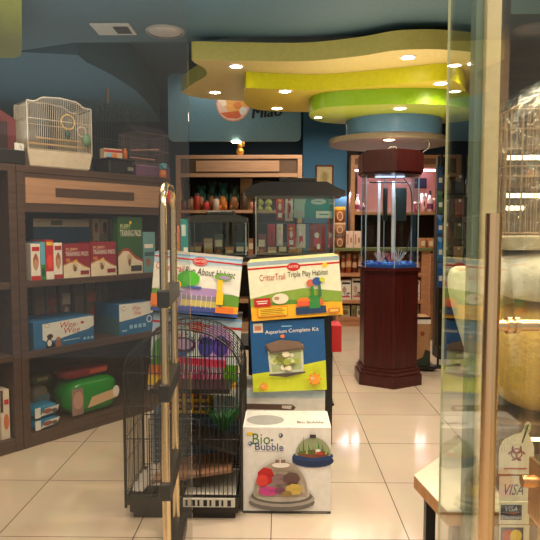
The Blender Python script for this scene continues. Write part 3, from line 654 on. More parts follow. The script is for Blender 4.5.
MB().obox((.12, .02, .33), (.28, .24, .018), BK, Matrix.Rotation(R_(14), 3, 'Y')).build('ramp', kg)
MB().obox((.03, .0, .19), (.40, .26, .016), M((150, 110, 84)), Matrix.Rotation(R_(-9), 3, 'Y')).build('wooden_ramp', kg)
x = MB()
for i in range(26):
    a = i*2.4; l = .07+.06*random.random(); cxp, cyp = .17, .05
    x.add([(cxp, cyp, .35), (cxp+l*math.cos(a)*.5-.01, cyp+l*math.sin(a)*.5, .37+l*.6), (cxp+l*math.cos(a), cyp+l*math.sin(a), .40+l*.9), (cxp+l*math.cos(a)*.5+.012, cyp+l*math.sin(a)*.5, .37+l*.5)], [(0, 1, 2, 3)], M((30, 96, 40)))
tag(x.build('plastic_plant', loc=kg.location), 'green artificial plant inside the black floor cage', 'plant')
b = MB(); vs = []; n = 9
for i in range(n):
    for j in range(n): vs.append((-.25+.2*i/(n-1), -.17+.3*j/(n-1), .12+.06*random.random()))
fs = [(i*n+j, (i+1)*n+j, (i+1)*n+j+1, i*n+j+1) for i in range(n-1) for j in range(n-1)]
b.add(vs, fs, M((170, 164, 158), .6), True); tag(b.build('plastic_wrap', loc=kg.location), 'crumpled pale plastic wrap inside the cage, left side', 'packaging')
b = MB().box(-.0, .25, -.20, .2, .072, .112, M((196, 190, 176))); p = Print(b, (0, -.2, .072), (1, 0, 0), (0, 0, 1), .25, .04)
for i in range(8): p.rect(.05+i*.115, .15, .09+i*.115+.03*(i % 2), .9, BLACK)
tag(b.build('leaflet', loc=kg.location), 'pale leaflet with black bars lying in the cage tray', 'paper')

# ================================================================== CENTRE STACKS
def carton(name, label, px0, py0, px1, py1, Y, depth, z, col, draw, roll=0, yaw=0, wd=None, ht=None, side=None, cat='box', group=None, top=None):
    """front face centre seen at the pixel box centre on depth Y"""
    x0, x1, z0, z1_ = RECT(px0, py0, px1, py1, Y); wd = wd or x1-x0; ht = ht or z1_-z0; cx = (x0+x1)/2
    zc_ = (z0+z1_)/2 if z is None else z+ht/2
    b = MB(); b.box(-wd/2, wd/2, 0, depth, -ht/2, ht/2, col)
    draw(Print(b, (-wd/2, 0, -ht/2), (1, 0, 0), (0, 0, 1), wd, ht))
    if side: side(Print(b, (wd/2, 0, -ht/2), (0, 1, 0), (0, 0, 1), depth, ht))
    if top: top(Print(b, (-wd/2, 0, ht/2), (1, 0, 0), (0, 1, 0), wd, depth))
    o = b.build(name, loc=(cx, Y, zc_), rot=(0, R_(roll), R_(yaw)), bevel=.002, seg=1)
    return tag(o, label, cat, group)
BIO = M((228, 222, 214)); 
def sky(p, y0=.42):
    p.rect(0, y0, 1, 1, M((206, 216, 214))).rect(0, .88, 1, 1, M((120, 160, 196))).poly([(0, .78), (.2, .9), (.5, .84), (1, .9), (1, .97), (0, .97)], M((170, 196, 214)))
def band(p, y=.86, h=.03, cx=.47, tilt=0):
    p.poly([(0, y+.02), (1, y), (1, y+h), (0, y+h+.02)], RED)
    p.ell(cx, y+.0, .085, .075, RED).ell(cx, y, .075, .06, M((226, 190, 180))).ell(cx, y, .068, .052, RED).text('KAYTEE', cx-.055, y-.015, cx+.055, y+.025, M((250, 220, 210)))
# --- Bio Bubble box
def d_bio(p):
    p.rect(0, 0, 1, .03, M((70, 66, 60))).rect(.66, .013, .96, .019, M((150, 146, 136)))
    GRN = M((70, 120, 40)); BL = M((40, 66, 120))
    p.text('Bio', .11, .80, .31, .925, GRN).text('Bubble', .14, .735, .46, .82, BL, 0, -.01).ell(.33, .85, .012, .012, BL)
    p.rect(.05, .905, .11, .94, YEL).ell(.085, .81, .024, .024, M((60, 100, 150))).ell(.078, .815, .01, .01, WHITE).ell(.43, .905, .024, .024, M((50, 60, 90))).ell(.424, .91, .01, .01, WHITE)
    p.rect(.12, .718, .44, .722, GREY)
    # small dome upper right
    p.ell(.795, .62, .235, .08, M((24, 44, 84))).rect(.56, .62, 1.0, .67, M((26, 50, 92))).ell(.795, .675, .23, .06, M((30, 60, 110)))
    p.poly([(.795+.2*math.cos(R_(a)), .68+.21*math.sin(R_(a))) for a in range(0, 181, 12)], M((150, 156, 120)))
    p.ell(.795, .70, .18, .045, M((120, 70, 50)))
    for i in range(9):
        a = .65+i*.036; hh_ = .05+.04*((i*7) % 4)
        p.poly([(a-.012, .70), (a+.012, .70), (a+.02*((i % 3)-1), .74+hh_)], (GREEN, M((80, 110, 50)), M((150, 180, 90)))[i % 3])
    p.ell(.85, .74, .03, .02, WHITE).ell(.87, .71, .04, .02, M((190, 60, 40))).rect(.755, .885, .825, .925, M((60, 40, 50)))
    # large dome
    p.ell(.44, .145, .375, .105, M((110, 104, 98))).ell(.44, .19, .375, .10, M((168, 160, 150))).ell(.44, .215, .35, .09, M((100, 94, 88))).ell(.44, .235, .32, .085, M((190, 182, 168)))
    p.poly([(.43+.30*math.cos(R_(a)), .27+.35*math.sin(R_(a))) for a in range(-10, 191, 10)], M((164, 148, 130)))
    p.poly([(.43+.27*math.cos(R_(a)), .28+.22*math.sin(R_(a))) for a in range(-5, 186, 10)], M((190, 172, 152)))
    for (x, y, rx_, ry_, c) in ((.26, .45, .10, .11, RED), (.22, .40, .07, .08, M((220, 60, 50))), (.42, .42, .10, .07, M((140, 110, 110))), (.55, .43, .10, .08, M((100, 70, 66))), (.29, .29, .12, .06, M((190, 60, 130))), (.42, .30, .06, .05, M((120, 70, 90))), (.58, .32, .10, .07, M((200, 170, 80))), (.50, .27, .06, .04, M((150, 120, 70)))):
        for i in range(7): a = i*.9; p.ell(x+rx_*.5*math.cos(a), y+ry_*.5*math.sin(a), rx_*.5, ry_*.45, c, 7)
    p.ell(.43, .60, .10, .03, M((230, 220, 210))).rect(.37, .625, .48, .665, M((130, 100, 90))).rect(.39, .66, .46, .69, M((200, 190, 180))).rect(.415, .625, .43, .665, M((220, 210, 200)))
def bio_top(p): p.rect(.02, .05, .98, .95, M((206, 204, 196))).ell(.25, .4, .22, .3, M((150, 150, 146))).text('Bio Bubble', .62, .2, .92, .34, BLACK)
carton('habitat_carton', 'white carton picturing two glass domes standing on the tiled floor', 243, 427, 331, 513.5, PZ(287, 513.5, 0).y, .26, 0, BIO, d_bio, top=bio_top)
# --- white tank carton behind it
def d_tank(p):
    p.rect(.0, .92, 1, 1, M((190, 206, 206))).poly([(.0, .86), (.62, .85), (.66, .82), (.64, .79), (.0, .80)], M((96, 74, 62))).poly([(.5, .84), (.62, .84), (.6, .80), (.5, .81)], M((210, 196, 180)))
    p.poly([(.30, .79), (.31, .79), (.31, .7), (.30, .7)], GREY).rect(.59, .68, .60, .79, GREY).rect(.28, .68, .62, .695, M((120, 130, 130))).ell(.04, .74, .08, .05, M((130, 80, 56)))
x0, x1, _, _ = RECT(239, 400, 325, 430, 3.16); zt_ = PY(290, 390.5, 3.16).z
b = MB().box(-(x1-x0)/2, (x1-x0)/2, 0, .34, 0, zt_, M((222, 216, 204))); d_tank(Print(b, (-(x1-x0)/2, 0, 0), (1, 0, 0), (0, 0, 1), x1-x0, zt_))
tag(b.build('tank_carton', loc=((x0+x1)/2, 3.16, 0), bevel=.002, seg=1), 'tall white carton with brown tank lid picture behind the glass dome carton', 'box')
# --- aquarium kit carton
def d_kit(p):
    p.rect(0, 0, 1, 1, M((24, 84, 140))).poly([(0, 0), (1, 0), (1, .42), (.72, .37), (.4, .3), (0, .26)], LIME)
    p.rect(.04, .84, .17, .97, M((214, 200, 180))).rect(.06, .87, .15, .93, M((190, 120, 90)))
    p.text('Aquarium Complete Kit', .2, .80, .92, .87, WHITE, 0, .02, -.0).rect(.42, .91, .56, .925, SKY)
    p.poly([(.22, .62), (.24, .24), (.70, .27), (.70, .66)], M((204, 206, 180)))
    p.poly([(.25, .60), (.27, .28), (.67, .31), (.67, .62)], M((170, 180, 130)))
    for i in range(26):
        a = i*2.4; rr_ = .028+.02*((i*5) % 3)/2; x = .47+.17*math.cos(a)*((i % 5)/4); y = .43+.1*math.sin(a)*((i % 4)/3)
        p.ell(x, y, rr_, rr_, (M((214, 214, 160)), M((160, 170, 70)), M((120, 120, 60)), M((230, 220, 190)))[i % 4], 8)
    p.poly([(.2, .68), (.26, .58), (.72, .62), (.66, .70), (.4, .74)], M((120, 96, 80))).poly([(.2, .68), (.26, .58), (.26, .55), (.2, .62)], M((80, 60, 50))).poly([(.26, .58), (.72, .62), (.72, .59), (.26, .55)], M((96, 76, 62)))
    p.poly([(.22, .24), (.46, .21), (.72, .26), (.72, .28), (.24, .26)], M((80, 70, 60)))
    for (x, y, r__) in ((.15, .09, .045), (.84, .17, .07)):
        for i in range(8): a = i*math.pi/4; p.poly([(x+r__*1.5*math.cos(a), y+r__*1.5*math.sin(a)), (x+r__*.8*math.cos(a+.4), y+r__*.8*math.sin(a+.4)), (x+r__*.8*math.cos(a-.4), y+r__*.8*math.sin(a-.4))], ORANGE)
        p.ell(x, y, r__, r__, M((236, 150, 50))).ell(x-r__*.4, y+r__*.2, r__*.25, r__*.25, WHITE).ell(x-r__*.4, y+r__*.2, r__*.12, r__*.12, BLACK)
    p.ell(.43, .79, .03, .025, ORANGE)
kt = carton('aquarium_carton', 'blue and lime aquarium kit carton with orange fish, above the white cartons', 251.5, 318, 325.5, 389, 3.12, .30, None, M((24, 84, 140)), d_kit, -2.5)
kt.location.z = zt_+.19+.012; 
# --- triple play habitat carton
def d_triple(p):
    p.rect(0, 0, 1, .24, M((240, 176, 40))).rect(0, .24, 1, .44, M((90, 140, 40))).poly([(0, .24), (.4, .33), (1, .22), (1, .4), (.6, .5), (.3, .46), (0, .38)], M((130, 160, 60)))
    p.poly([(0, .38), (.3, .46), (.6, .5), (1, .4), (1, 1), (0, 1)], M((226, 224, 196))).rect(0, .93, 1, 1, M((150, 170, 180)))
    p.poly([(0, .87), (1, .87), (1, .9), (0, .9)], RED).ell(.5, .87, .075, .07, RED).text('KAYTEE', .45, .855, .55, .895, M((250, 220, 210))).ell(.84, .86, .03, .04, YEL)
    p.text('CritterTrail', .12, .67, .40, .78, M((190, 70, 50))).text('Triple Play Habitat', .43, .67, .87, .79, M((50, 60, 30)))
    p.rect(.04, .24, .22, .38, RED).rect(.07, .32, .19, .335, WHITE).rect(.08, .285, .18, .30, WHITE).ell(.33, .35, .09, .09, M((230, 216, 190))).ell(.29, .36, .03, .03, M((180, 140, 110)))
    p.rect(.07, .06, .4, .22, ORANGE).rect(.08, .075, .39, .21, YEL)
    for i in range(4): p.rect(.1, .09+i*.03, .37-.03*(i % 2), .10+i*.03, M((150, 90, 30)))
    p.rect(.49, .06, .82, .18, M((30, 60, 100))).poly([(.5, .2), (.8, .2), (.78, .3), (.52, .3)], M((224, 90, 60))).rect(.64, .15, .76, .36, M((50, 130, 60))).poly([(.5, .28), (.66, .28), (.62, .34), (.54, .34)], ORANGE)
    p.rect(.67, .34, .70, .56, GREEN).rect(.75, .34, .78, .54, M((60, 110, 70))).ell(.67, .58, .045, .06, M((200, 100, 70))).ell(.74, .60, .05, .07, M((40, 80, 150))).ell(.80, .62, .03, .04, LIME)
    p.rect(.84, .05, .97, .13, M((200, 120, 60))).rect(.86, .07, .95, .11, M((240, 190, 90)))
tp = carton('habitat_carton', 'yellow green hamster habitat carton on top of the aquarium kit carton', 249.5, 259, 341, 318, 3.10, .34, None, M((190, 180, 120)), d_triple, -4.5)
# --- run about / tank about cartons on the left
SIDE = lambda p: p.rect(0, 0, 1, 1, M((96, 88, 80))).rect(.2, 0, .5, .6, M((170, 110, 50))).rect(.55, .2, .9, .9, M((60, 66, 60)))
def d_run(p):
    p.rect(0, 0, 1, .2, M((236, 160, 40))).rect(0, .18, 1, .4, M((100, 150, 50))); sky(p, .38)
    p.rect(0, 0, 1, .06, M((60, 90, 160)))
    p.poly([(0, .38), (.3, .5), (.7, .44), (1, .36), (1, .8), (0, .82)], M((228, 226, 214)))
    band(p, .90, .025, .52)
    p.text('CritterTrail', .02, .72, .34, .84, RED, .01, -.03).text('Run About Habitat', .36, .68, .93, .80, BLACK, .01, -.02)
    p.rect(.30, .10, .80, .34, M((140, 130, 150))).poly([(.3, .32), (.4, .46), (.72, .46), (.82, .32)], LILAC).rect(.34, .14, .78, .24, M((196, 180, 100))).poly([(.28, .04), (.84, .06), (.82, .14), (.30, .12)], M((70, 80, 150)))
    for i in range(8): p.rect(.34+i*.057, .12, .345+i*.057, .34, M((230, 226, 220)))
    p.poly([(.40+.13*math.cos(R_(a+22)), .59+.15*math.sin(R_(a+22))) for a in range(0, 360, 45)], M((70, 160, 40))).poly([(.44+.1*math.cos(R_(a+22)), .60+.12*math.sin(R_(a+22))) for a in range(0, 360, 45)], M((80, 180, 50)))
    p.rect(.40, .44, .56, .48, M((60, 90, 160))).ell(.26, .48, .07, .08, YEL).ell(.20, .24, .08, .18, M((220, 210, 50))).ell(.2, .24, .04, .1, LIME).rect(.74, .42, .80, .68, YEL).ell(.80, .68, .10, .06, M((110, 160, 70))).ell(.82, .67, .06, .03, LILAC).rect(.74, .2, .82, .42, YEL)
    p.rect(.0, .1, .12, .3, ORANGE).rect(.74, .06, .95, .16, M((226, 120, 40)))
def d_tankabout(p):
    p.rect(0, 0, 1, .2, M((236, 176, 50))).rect(0, .18, 1, .42, M((100, 150, 50))); sky(p, .4); band(p, .86, .03, .50)
    p.rect(0, .0, 1, .10, M((206, 204, 196)))
    p.ell(.72, .66, .20, .24, M((190, 150, 200))).ell(.62, .62, .09, .13, M((70, 70, 150))).ell(.78, .64, .09, .14, M((80, 60, 150)))
    p.text('CritterTrail', .02, .72, .34, .82, RED, .01, -.03).text('Tank About Habitat', .36, .66, .90, .77, BLACK, .01, -.02)
    p.rect(.28, .30, .40, .58, M((50, 80, 140))).ell(.36, .62, .14, .10, M((70, 40, 70))).ell(.36, .63, .11, .07, M((180, 150, 180))).rect(.24, .36, .86, .46, M((200, 60, 90))).rect(.28, .22, .84, .36, M((140, 110, 130))).ell(.54, .2, .33, .09, M((120, 30, 70))).ell(.54, .24, .30, .07, M((150, 50, 90)))
    for i in range(12): p.rect(.30+i*.046, .2, .305+i*.046, .38, M((210, 200, 200)))
    p.ell(.12, .5, .10, .2, M((90, 150, 60))).rect(.0, .2, .2, .34, ORANGE).rect(.0, .08, .24, .2, YEL)
ra = carton('habitat_carton', 'hamster habitat carton with green octagon picture, upper in the left stack', 153, 255.5, 240, 314, 3.10, .30, None, M((150, 146, 138)), d_run, 5.5, 3, side=SIDE)
ta = carton('habitat_carton', 'hamster habitat carton with purple dome picture behind the black cage top', 151, 316, 239, 393, 3.14, .30, None, M((150, 146, 138)), d_tankabout, 5, 3, side=SIDE)
# --- under them: yellow gridded carton, blue crate
x0, x1, z0, z1_ = RECT(150, 415, 237, 478, 3.36)
t = thing('storage_crate', 'blue gridded crate standing on the floor behind the black cage', 'crate', ((x0+x1)/2, 3.42, 0)); wd = x1-x0; zt2 = PY(190, 417, 3.36).z
b = MB().box(-wd/2, wd/2, 0, .30, 0, zt2, M((60, 92, 120))); b.build('body', t, bevel=.006)
b = MB()
for i in range(16): b.box(-wd/2+.01+i*(wd-.02)/15-.003, -wd/2+.01+i*(wd-.02)/15+.003, -.006, -.0005, .02, zt2-.02, M((110, 140, 156)))
for i in range(8): b.box(-wd/2, wd/2, -.0105, -.0065, .02+i*(zt2-.05)/7, .027+i*(zt2-.05)/7, M((110, 140, 156)))
b.build('grille', t)
zb2 = ta.location.z-.245
def d_grid(p):
    p.rect(0, 0, 1, 1, YEL)
    for i in range(5):
        for j in range(2): p.rect(.08+i*.19, .12+j*.42, .2+i*.19, .42+j*.42, BLACK); p.rect(.10+i*.19, .2+j*.42, .16+i*.19, .34+j*.42, M((200, 60, 50)))
x0y, x1y, _, _ = RECT(160, 400, 208, 415, 3.30)
b = MB().box(-.13, .13, 0, .26, 0, max(.05, zb2-zt2-.006), YEL); d_grid(Print(b, (-.13, 0, 0), (1, 0, 0), (0, 0, 1), .26, max(.05, zb2-zt2-.006)))
tag(b.build('food_carton', loc=((x0y+x1y)/2, 3.425, zt2+.001)), 'yellow carton with rows of dark squares on the blue crate', 'box')
x0y, x1y, _, _ = RECT(210, 400, 237, 415, 3.30)
b = MB().box(-.07, .07, 0, .26, 0, max(.05, zb2-zt2-.006), M((170, 190, 196))); Print(b, (-.07, 0, 0), (1, 0, 0), (0, 0, 1), .14, .08).rect(.1, .2, .9, .4, SKY)
tag(b.build('food_carton', loc=((x0y+x1y)/2, 3.425, zt2+.001)), 'pale blue carton beside the yellow one on the blue crate', 'box')

# --- black metal display stand behind the stacks
SX0 = PY(168, 300, 3.62).x; SX1 = PY(330.5, 350, 3.62).x; SY0, SY1 = 3.76, 4.22; SH = 1.225
st = thing('display_stand', 'black metal display stand behind the stacked cartons carrying the tanks', 'stand', ((SX0+SX1)/2, (SY0+SY1)/2, 0))
hw = (SX1-SX0)/2; hd = (SY1-SY0)/2
for z in (.08, .62, SH-.03): MB().box(-hw, hw, -hd, hd, z, z+.03, BLACK).build('shelf', st, bevel=.003)
for sx in (-1, 0, 1):
    for sy in (-1, 1): MB().box(sx*(hw+.012)-.012, sx*(hw+.012)+.012, sy*(hd+.013)-.012, sy*(hd+.013)+.012, 0, SH, BLACK).build('post', st, bevel=.002)
x0, x1, _, _ = RECT(323, 400, 331, 400, 3.5)
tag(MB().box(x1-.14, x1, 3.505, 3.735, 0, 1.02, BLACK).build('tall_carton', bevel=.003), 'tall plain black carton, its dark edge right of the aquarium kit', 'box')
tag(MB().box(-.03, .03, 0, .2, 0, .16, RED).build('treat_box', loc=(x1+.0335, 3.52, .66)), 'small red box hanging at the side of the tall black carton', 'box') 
def tank(name, label, px0, px1, ytop_glass, Y, dpt, z, hood_h, over, hoodcol):
    xa, xb, _, zg = RECT(px0, ytop_glass, px1, 260, Y); w_ = xb-xa; H = zg-z
    t = thing(name, label, 'tank', ((xa+xb)/2, Y, z+.001)); g = .004
    MB().box(-w_/2, w_/2, 0, dpt, 0, .012, BLACK).build('base', t)
    MB().box(-w_/2, w_/2, 0, g, .0125, H, GLASS).build('front_pane', t); MB().box(-w_/2, w_/2, dpt-g, dpt, .0125, H, GLASS).build('back_pane', t)
    for sx in (-1, 1): MB().box(min(sx*w_/2, sx*(w_/2-g)), max(sx*w_/2, sx*(w_/2-g)), g+.0005, dpt-g-.0005, .0125, H, GLASS).build('side_pane', t)
    b = MB()
    for sx in (-1, 1):
        for y in (-.001, dpt): b.tube([(sx*w_/2, y, .0125), (sx*w_/2, y, H)], .003, M((170, 176, 166), .2), 6)
    b.build('silicone_edge', t)
    pl = [(-w_/2-over, H), (w_/2+over, H), (w_/2+over, H+hood_h*.35), (w_/2+over*.2, H+hood_h*.6), (w_/2-.05, H+hood_h), (-w_/2+.05, H+hood_h), (-w_/2-over*.5, H+hood_h*.7), (-w_/2-over, H+hood_h*.4)]
    b = MB(); b.X = Matrix.Rotation(math.pi/2, 4, 'X'); b.prism([(p[0], p[1]+.0005) for p in pl], -dpt-.01, .02, hoodcol); hd_ = b.build('hood', t, bevel=.006)
    b = MB().box(-w_*.2, w_*.28, .05, dpt*.7, H+hood_h+.0005, H+hood_h+.03, hoodcol); b.build('hood_lid', t, bevel=.008)
    return t
tank('aquarium_tank', 'large glass tank with wide black hood above the yellow green carton', 256, 334, 196, 3.80, .36, SH, .09, .07, M((26, 25, 22), .35))
ts = tank('aquarium_tank', 'small glass tank with sloping black hood above the left cartons', 188, 246, 222, 3.80, .30, SH, .045, .0, M((40, 42, 38), .35))
# teal/pink boxes in view next to the small tank
def tealbox(name, label, cat, px0, y0, px1, y1, Y, dp, col, draw, z=None):
    x0, x1, z0, z1_ = RECT(px0, y0, px1, y1, Y); z0 = z if z is not None else z0
    b = MB().box(x0-(x0+x1)/2, x1-(x0+x1)/2, 0, dp, 0, z1_-z0, col); draw(Print(b, (x0-(x0+x1)/2, 0, 0), (1, 0, 0), (0, 0, 1), x1-x0, z1_-z0))
    return tag(b.build(name, loc=((x0+x1)/2, Y, z0), bevel=.0015, seg=1), label, cat)
tealbox('food_box', 'teal box with white marks left of the small glass tank', 'box', 180.5, 219, 188, 246, 3.79, .15, TEAL, lambda p: p.rect(.15, .55, .7, .85, M((190, 214, 206))).rect(.4, .1, .95, .25, WHITE), z=SH+.001)
tealbox('salt_tub', 'coral pink rounded tub left of the teal box', 'tub', 173, 226, 180, 246, 3.82, .06, M((226, 120, 96)), lambda p: p.rect(.1, .1, .9, .5, M((190, 130, 60))), z=SH+.001)

# --- wire rack with hanging treat packs (behind the large tank)
RY = 4.75; rx0 = PY(254, 220, RY).x; rx1 = PY(331, 220, RY).x
rk = thing('wire_rack', 'black wire rack hung with red treat packs behind the large tank', 'rack', ((rx0+rx1)/2, RY, 0)); hw = (rx1-rx0)/2
for sx in (-1, 1): MB().tube([(sx*hw, 0, .0), (sx*hw, 0, 1.72)], .008, BLACK).build('upright', rk); MB().box(sx*hw-.02, sx*hw+.02, -.16, .16, 0, .02, BLACK).build('foot', rk)
zr = [PY(290, y, RY).z for y in (194, 223.5)]
for z in zr: MB().tube([(-hw, 0, z), (hw, 0, z)], .004, BLACK, 6).build('rail', rk)
def tpack(px0, y0, px1, y1, c1, draw, label, name='treat_pack', group='treat packs hanging on the wire rack', cat='treat pack', Y=RY-.03):
    x0, x1, z0, z1_ = RECT(px0, y0, px1, y1, Y); w_ = x1-x0; h_ = z1_-z0
    b = MB(); n = 6; vs = []
    for j in range(n+1):
        f = j/n; th = .018*math.sin(math.pi*f)+.0015
        for (x, y) in ((-w_/2, 0), (-w_/4, -th), (w_/4, -th), (w_/2, 0), (w_/4, th*.6), (-w_/4, th*.6)): vs.append((x, y, h_*f))
    fs = [(j*6+k, j*6+(k+1) % 6, (j+1)*6+(k+1) % 6, (j+1)*6+k) for j in range(n) for k in range(6)]+[(5, 4, 3, 2, 1, 0), tuple(range(n*6, n*6+6))]
    b.add(vs, fs, c1, False); p = Print(b, (-w_*.24, -.0205, 0), (1, 0, 0), (0, 0, 1), w_*.48, h_); draw(p)
    p2 = Print(b, (-w_/2, -.0025, h_*.86), (1, 0, 0), (0, 0, 1), w_, h_*.14); p2.rect(.3, .2, .7, .8, WHITE)
    return tag(b.build(name, loc=((x0+x1)/2, Y, z0)), label, cat, group)
dR = lambda p: p.rect(0, .1, 1, .3, WHITE).ell(.5, .55, .4, .16, M((236, 214, 190))).rect(.1, .75, .9, .85, YEL)
dW = lambda p: p.rect(.1, .1, .5, .75, RED).ell(.7, .5, .25, .2, CRIMSON).rect(.1, .8, .9, .9, RED)
dC = lambda p: p.ell(.5, .35, .45, .2, M((200, 60, 70))).ell(.4, .6, .3, .1, WHITE).ell(.6, .2, .2, .1, WHITE)
RP = M((196, 34, 42), .3); WP = M((222, 210, 200), .3)
tpack(276, 196, 284, 220, RP, dR, 'red treat pack at the left end of the upper rail')
tpack(285, 196, 293, 221, WP, dW, 'white and red treat pack second on the upper rail, beside the teal card')
tpack(267.5, 224, 275, 246, RP, dW, 'red treat pack at the left end of the lower rail')
tpack(276.5, 224, 283, 246, WP, dR, 'white treat pack second from left on the lower rail')
tpack(287, 224, 295.5, 247, RP, dR, 'red treat pack in the middle of the lower rail')
tpack(296.5, 224, 305.5, 248, WP, dC, 'white treat pack with crimson pieces on the lower rail')
tpack(309, 224, 326, 252, M((140, 50, 60), .3), dC, 'wide dark crimson treat pack at the right end of the lower rail')
# yellow-green ball toys on the rail
t = thing('toy_ball_string', 'bunch of six yellow-green balls hanging left on the wire rack', 'pet toy', PY(264, 213, RY-.05))
for i in range(3):
    for j in range(2): MB().ball((-.035+j*.068+.004*i, 0, .03+i*.052), .028, M((206, 200, 96), .4)).build('ball', t)
MB().tube([(0, .03, .16), (0, .03, zr[0]-t.location.z+.02)], .003, GREY, 5).build('string', t)
# teal header cards
def card(px0, y0, px1, y1, Y, col, draw, label):
    x0, x1, z0, z1_ = RECT(px0, y0, px1, y1, Y); b = MB().box(-(x1-x0)/2, (x1-x0)/2, 0, .008, 0, z1_-z0, col); draw(Print(b, (-(x1-x0)/2, 0, 0), (1, 0, 0), (0, 0, 1), x1-x0, z1_-z0))
    return tag(b.build('product_card', loc=((x0+x1)/2, Y, z0)), label, 'card')
card(294, 194, 329, 218, RY-.09, TEAL, lambda p: p.rect(0, 0, .3, 1, M((160, 190, 180))).rect(0, .8, .34, 1, BLACK).ell(.7, .68, .22, .12, M((190, 206, 196))).rect(.58, .67, .82, .70, TEAL).poly([(.3, .5), (.36, .9), (.44, 1), (.3, 1)], M((160, 190, 180))).rect(.06, .1, .24, .3, SILVER), 'teal product card with pale oval label behind the large tank')
card(316, 211, 331, 218, RY-.11, M((214, 224, 210)), lambda p: p.rect(.2, .42, .8, .6, TEAL), 'small pale tag overlapping the lower corner of the teal card')

# ================================================================== COLUMN AQUARIUM
cyA = 5.46; pA = PZ(390, 390, 0); cyA = pA.y+.34; cxA = PY(387.0, 385, cyA).x
aq = thing('column_aquarium', 'tall hexagonal mahogany column aquarium standing alone in the aisle', 'aquarium', (cxA, cyA, 0)); aq.scale = (.93, .93, 1)
def hexp(R, off=0): return [(R*math.cos(R_(-90+60*i)), R*math.sin(R_(-90+60*i))) for i in range(6)]
zA = lambda py: PY(390, py, cyA-.29).z
zb_, zc1, zg0, zg1, zh = .0, zA(268.5)-.0, zA(268.5), zA(173), zA(148)
MB().prism(hexp(.352), 0, .10, MAHO).prism(hexp(.335), .1005, .135, MAHO).prism(hexp(.318), .1355, .16, MAHO).build('plinth', aq, bevel=.004)
b = MB().prism(hexp(.30), .1605, zc1-.03, MAHO); b.build('cabinet', aq, bevel=.003)
MB().prism(hexp(.325), zc1-.0295, zc1, MAHO).build('cabinet_top', aq, bevel=.004)
b = MB()
for i in range(6):
    a = Vector(hexp(.292)[i]+(0,)); c_ = Vector(hexp(.292)[(i+1) % 6]+(0,)); i1 = a*.985; i2 = c_*.985
    b.add([(a.x, a.y, zg0+.001), (c_.x, c_.y, zg0+.001), (c_.x, c_.y, zg1), (a.x, a.y, zg1)], [(0, 1, 2, 3)], GLASS)
b.build('glass_wall', aq)
b = MB()
for q in hexp(.29): b.tube([(q[0], q[1], zg0), (q[0], q[1], zg1)], .0055, M((150, 176, 192), .3), 8)
b.build('glass_seam', aq)
MB().prism(hexp(.318), zg1, zg1+.02, MAHO).prism(hexp(.335), zg1+.0205, zh-.02, wood((54, 14, 15), (70, 19, 19), .4, 'z')).prism(hexp(.30), zh-.0195, zh, MAHO).build('hood', aq, bevel=.004)
b = MB().prism(hexp(.28), zg0+.002, zg0+.03, M((40, 90, 180), .6, bump=.4))
for i in range(40): a = i*2.4; b.ball((.24*math.cos(a)*math.sqrt(i/40), .24*math.sin(a)*math.sqrt(i/40), zg0+.03), .022, (M((50, 110, 210)), M((70, 140, 220)), M((30, 70, 170)))[i % 3], 8, 5)
b.build('blue_gravel', aq)
b = MB(); b.box(-.10, -.075, .08, .10, zg0+.05, zg1-.04, M((214, 220, 222), .3)); b.box(.04, .065, .08, .10, zg0+.05, zg1-.04, M((214, 220, 222), .3)); b.build('filter_pipe', aq)
b = MB().box(-.04, .0, .10, .16, zg0+.42, zg1-.1, BLACK); b.box(.09, .19, .10, .16, zg0+.42, zg1-.1, M((30, 50, 50))); b.build('filter_pad', aq, bevel=.006)
b = MB(); b.tube([(-.2, -.02, zg1-.06), (-.05, -.1, zg1-.065), (.16, -.02, zg1-.06)], .006, BLACK)
pts = [(.12, -.05, zg1-.02), (.2, -.04, zg1-.14), (.22, 0, zg1-.4), (.19, .0, zg0+.2), (.12, -.03, zg0+.08), (-.05, -.08, zg0+.05)]
b.tube([tuple(v) for v in spline(pts+pts[::-1], 5)][:26], .005, M((50, 60, 60))); b.build('air_hose', aq)
b = MB()
for (x, y, s_, c_) in ((-.1, -.1, .1, M((210, 190, 200))), (0, -.12, .09, M((200, 110, 130))), (.08, -.08, .11, M((190, 200, 210)))):
    for i in range(7):
        a = R_(-50+100*i/6); b.tube([(x, y, zg0+.03), (x+s_*.5*math.sin(a), y, zg0+.03+s_*.6), (x+s_*.9*math.sin(a), y, zg0+.03+s_*(1.2-.3*abs(a)))], .004, c_, 5)
b.build('coral_ornament', aq)
b = MB().box(-.14, .14, -.03, .03, zg1-.012, zg1-.002, emit((200, 215, 255), 1)); b.build('led_bar', aq)
l = bpy.data.lights.new('aquarium_led', 'AREA'); l.energy = 1.2; l.size = .25; l.color = (.7, .8, 1); o = bpy.data.objects.new('aquarium_led', l); o.location = (cxA, cyA, zg1-.03); COL.objects.link(o)
b = MB().tube([(-.05, -.1, zh), (-.03, -.14, zh+.03), (.03, -.12, zh+.035), (.05, -.1, zh)], .006, GREY); b.build('cable_loop', aq)
pts = [(.30, .1, zh), (.36, .05, zh+.05), (.37, .1, zh+.12), (.35, .2, 2.23)]
tag(MB().tube([tuple(v) for v in spline(pts+pts[::-1], 6)][:19], .005, M((200, 190, 170))).build('power_cord', loc=(cxA, cyA, 0)), 'pale thin cord rising from the aquarium hood to the tan ceiling disc', 'cord')
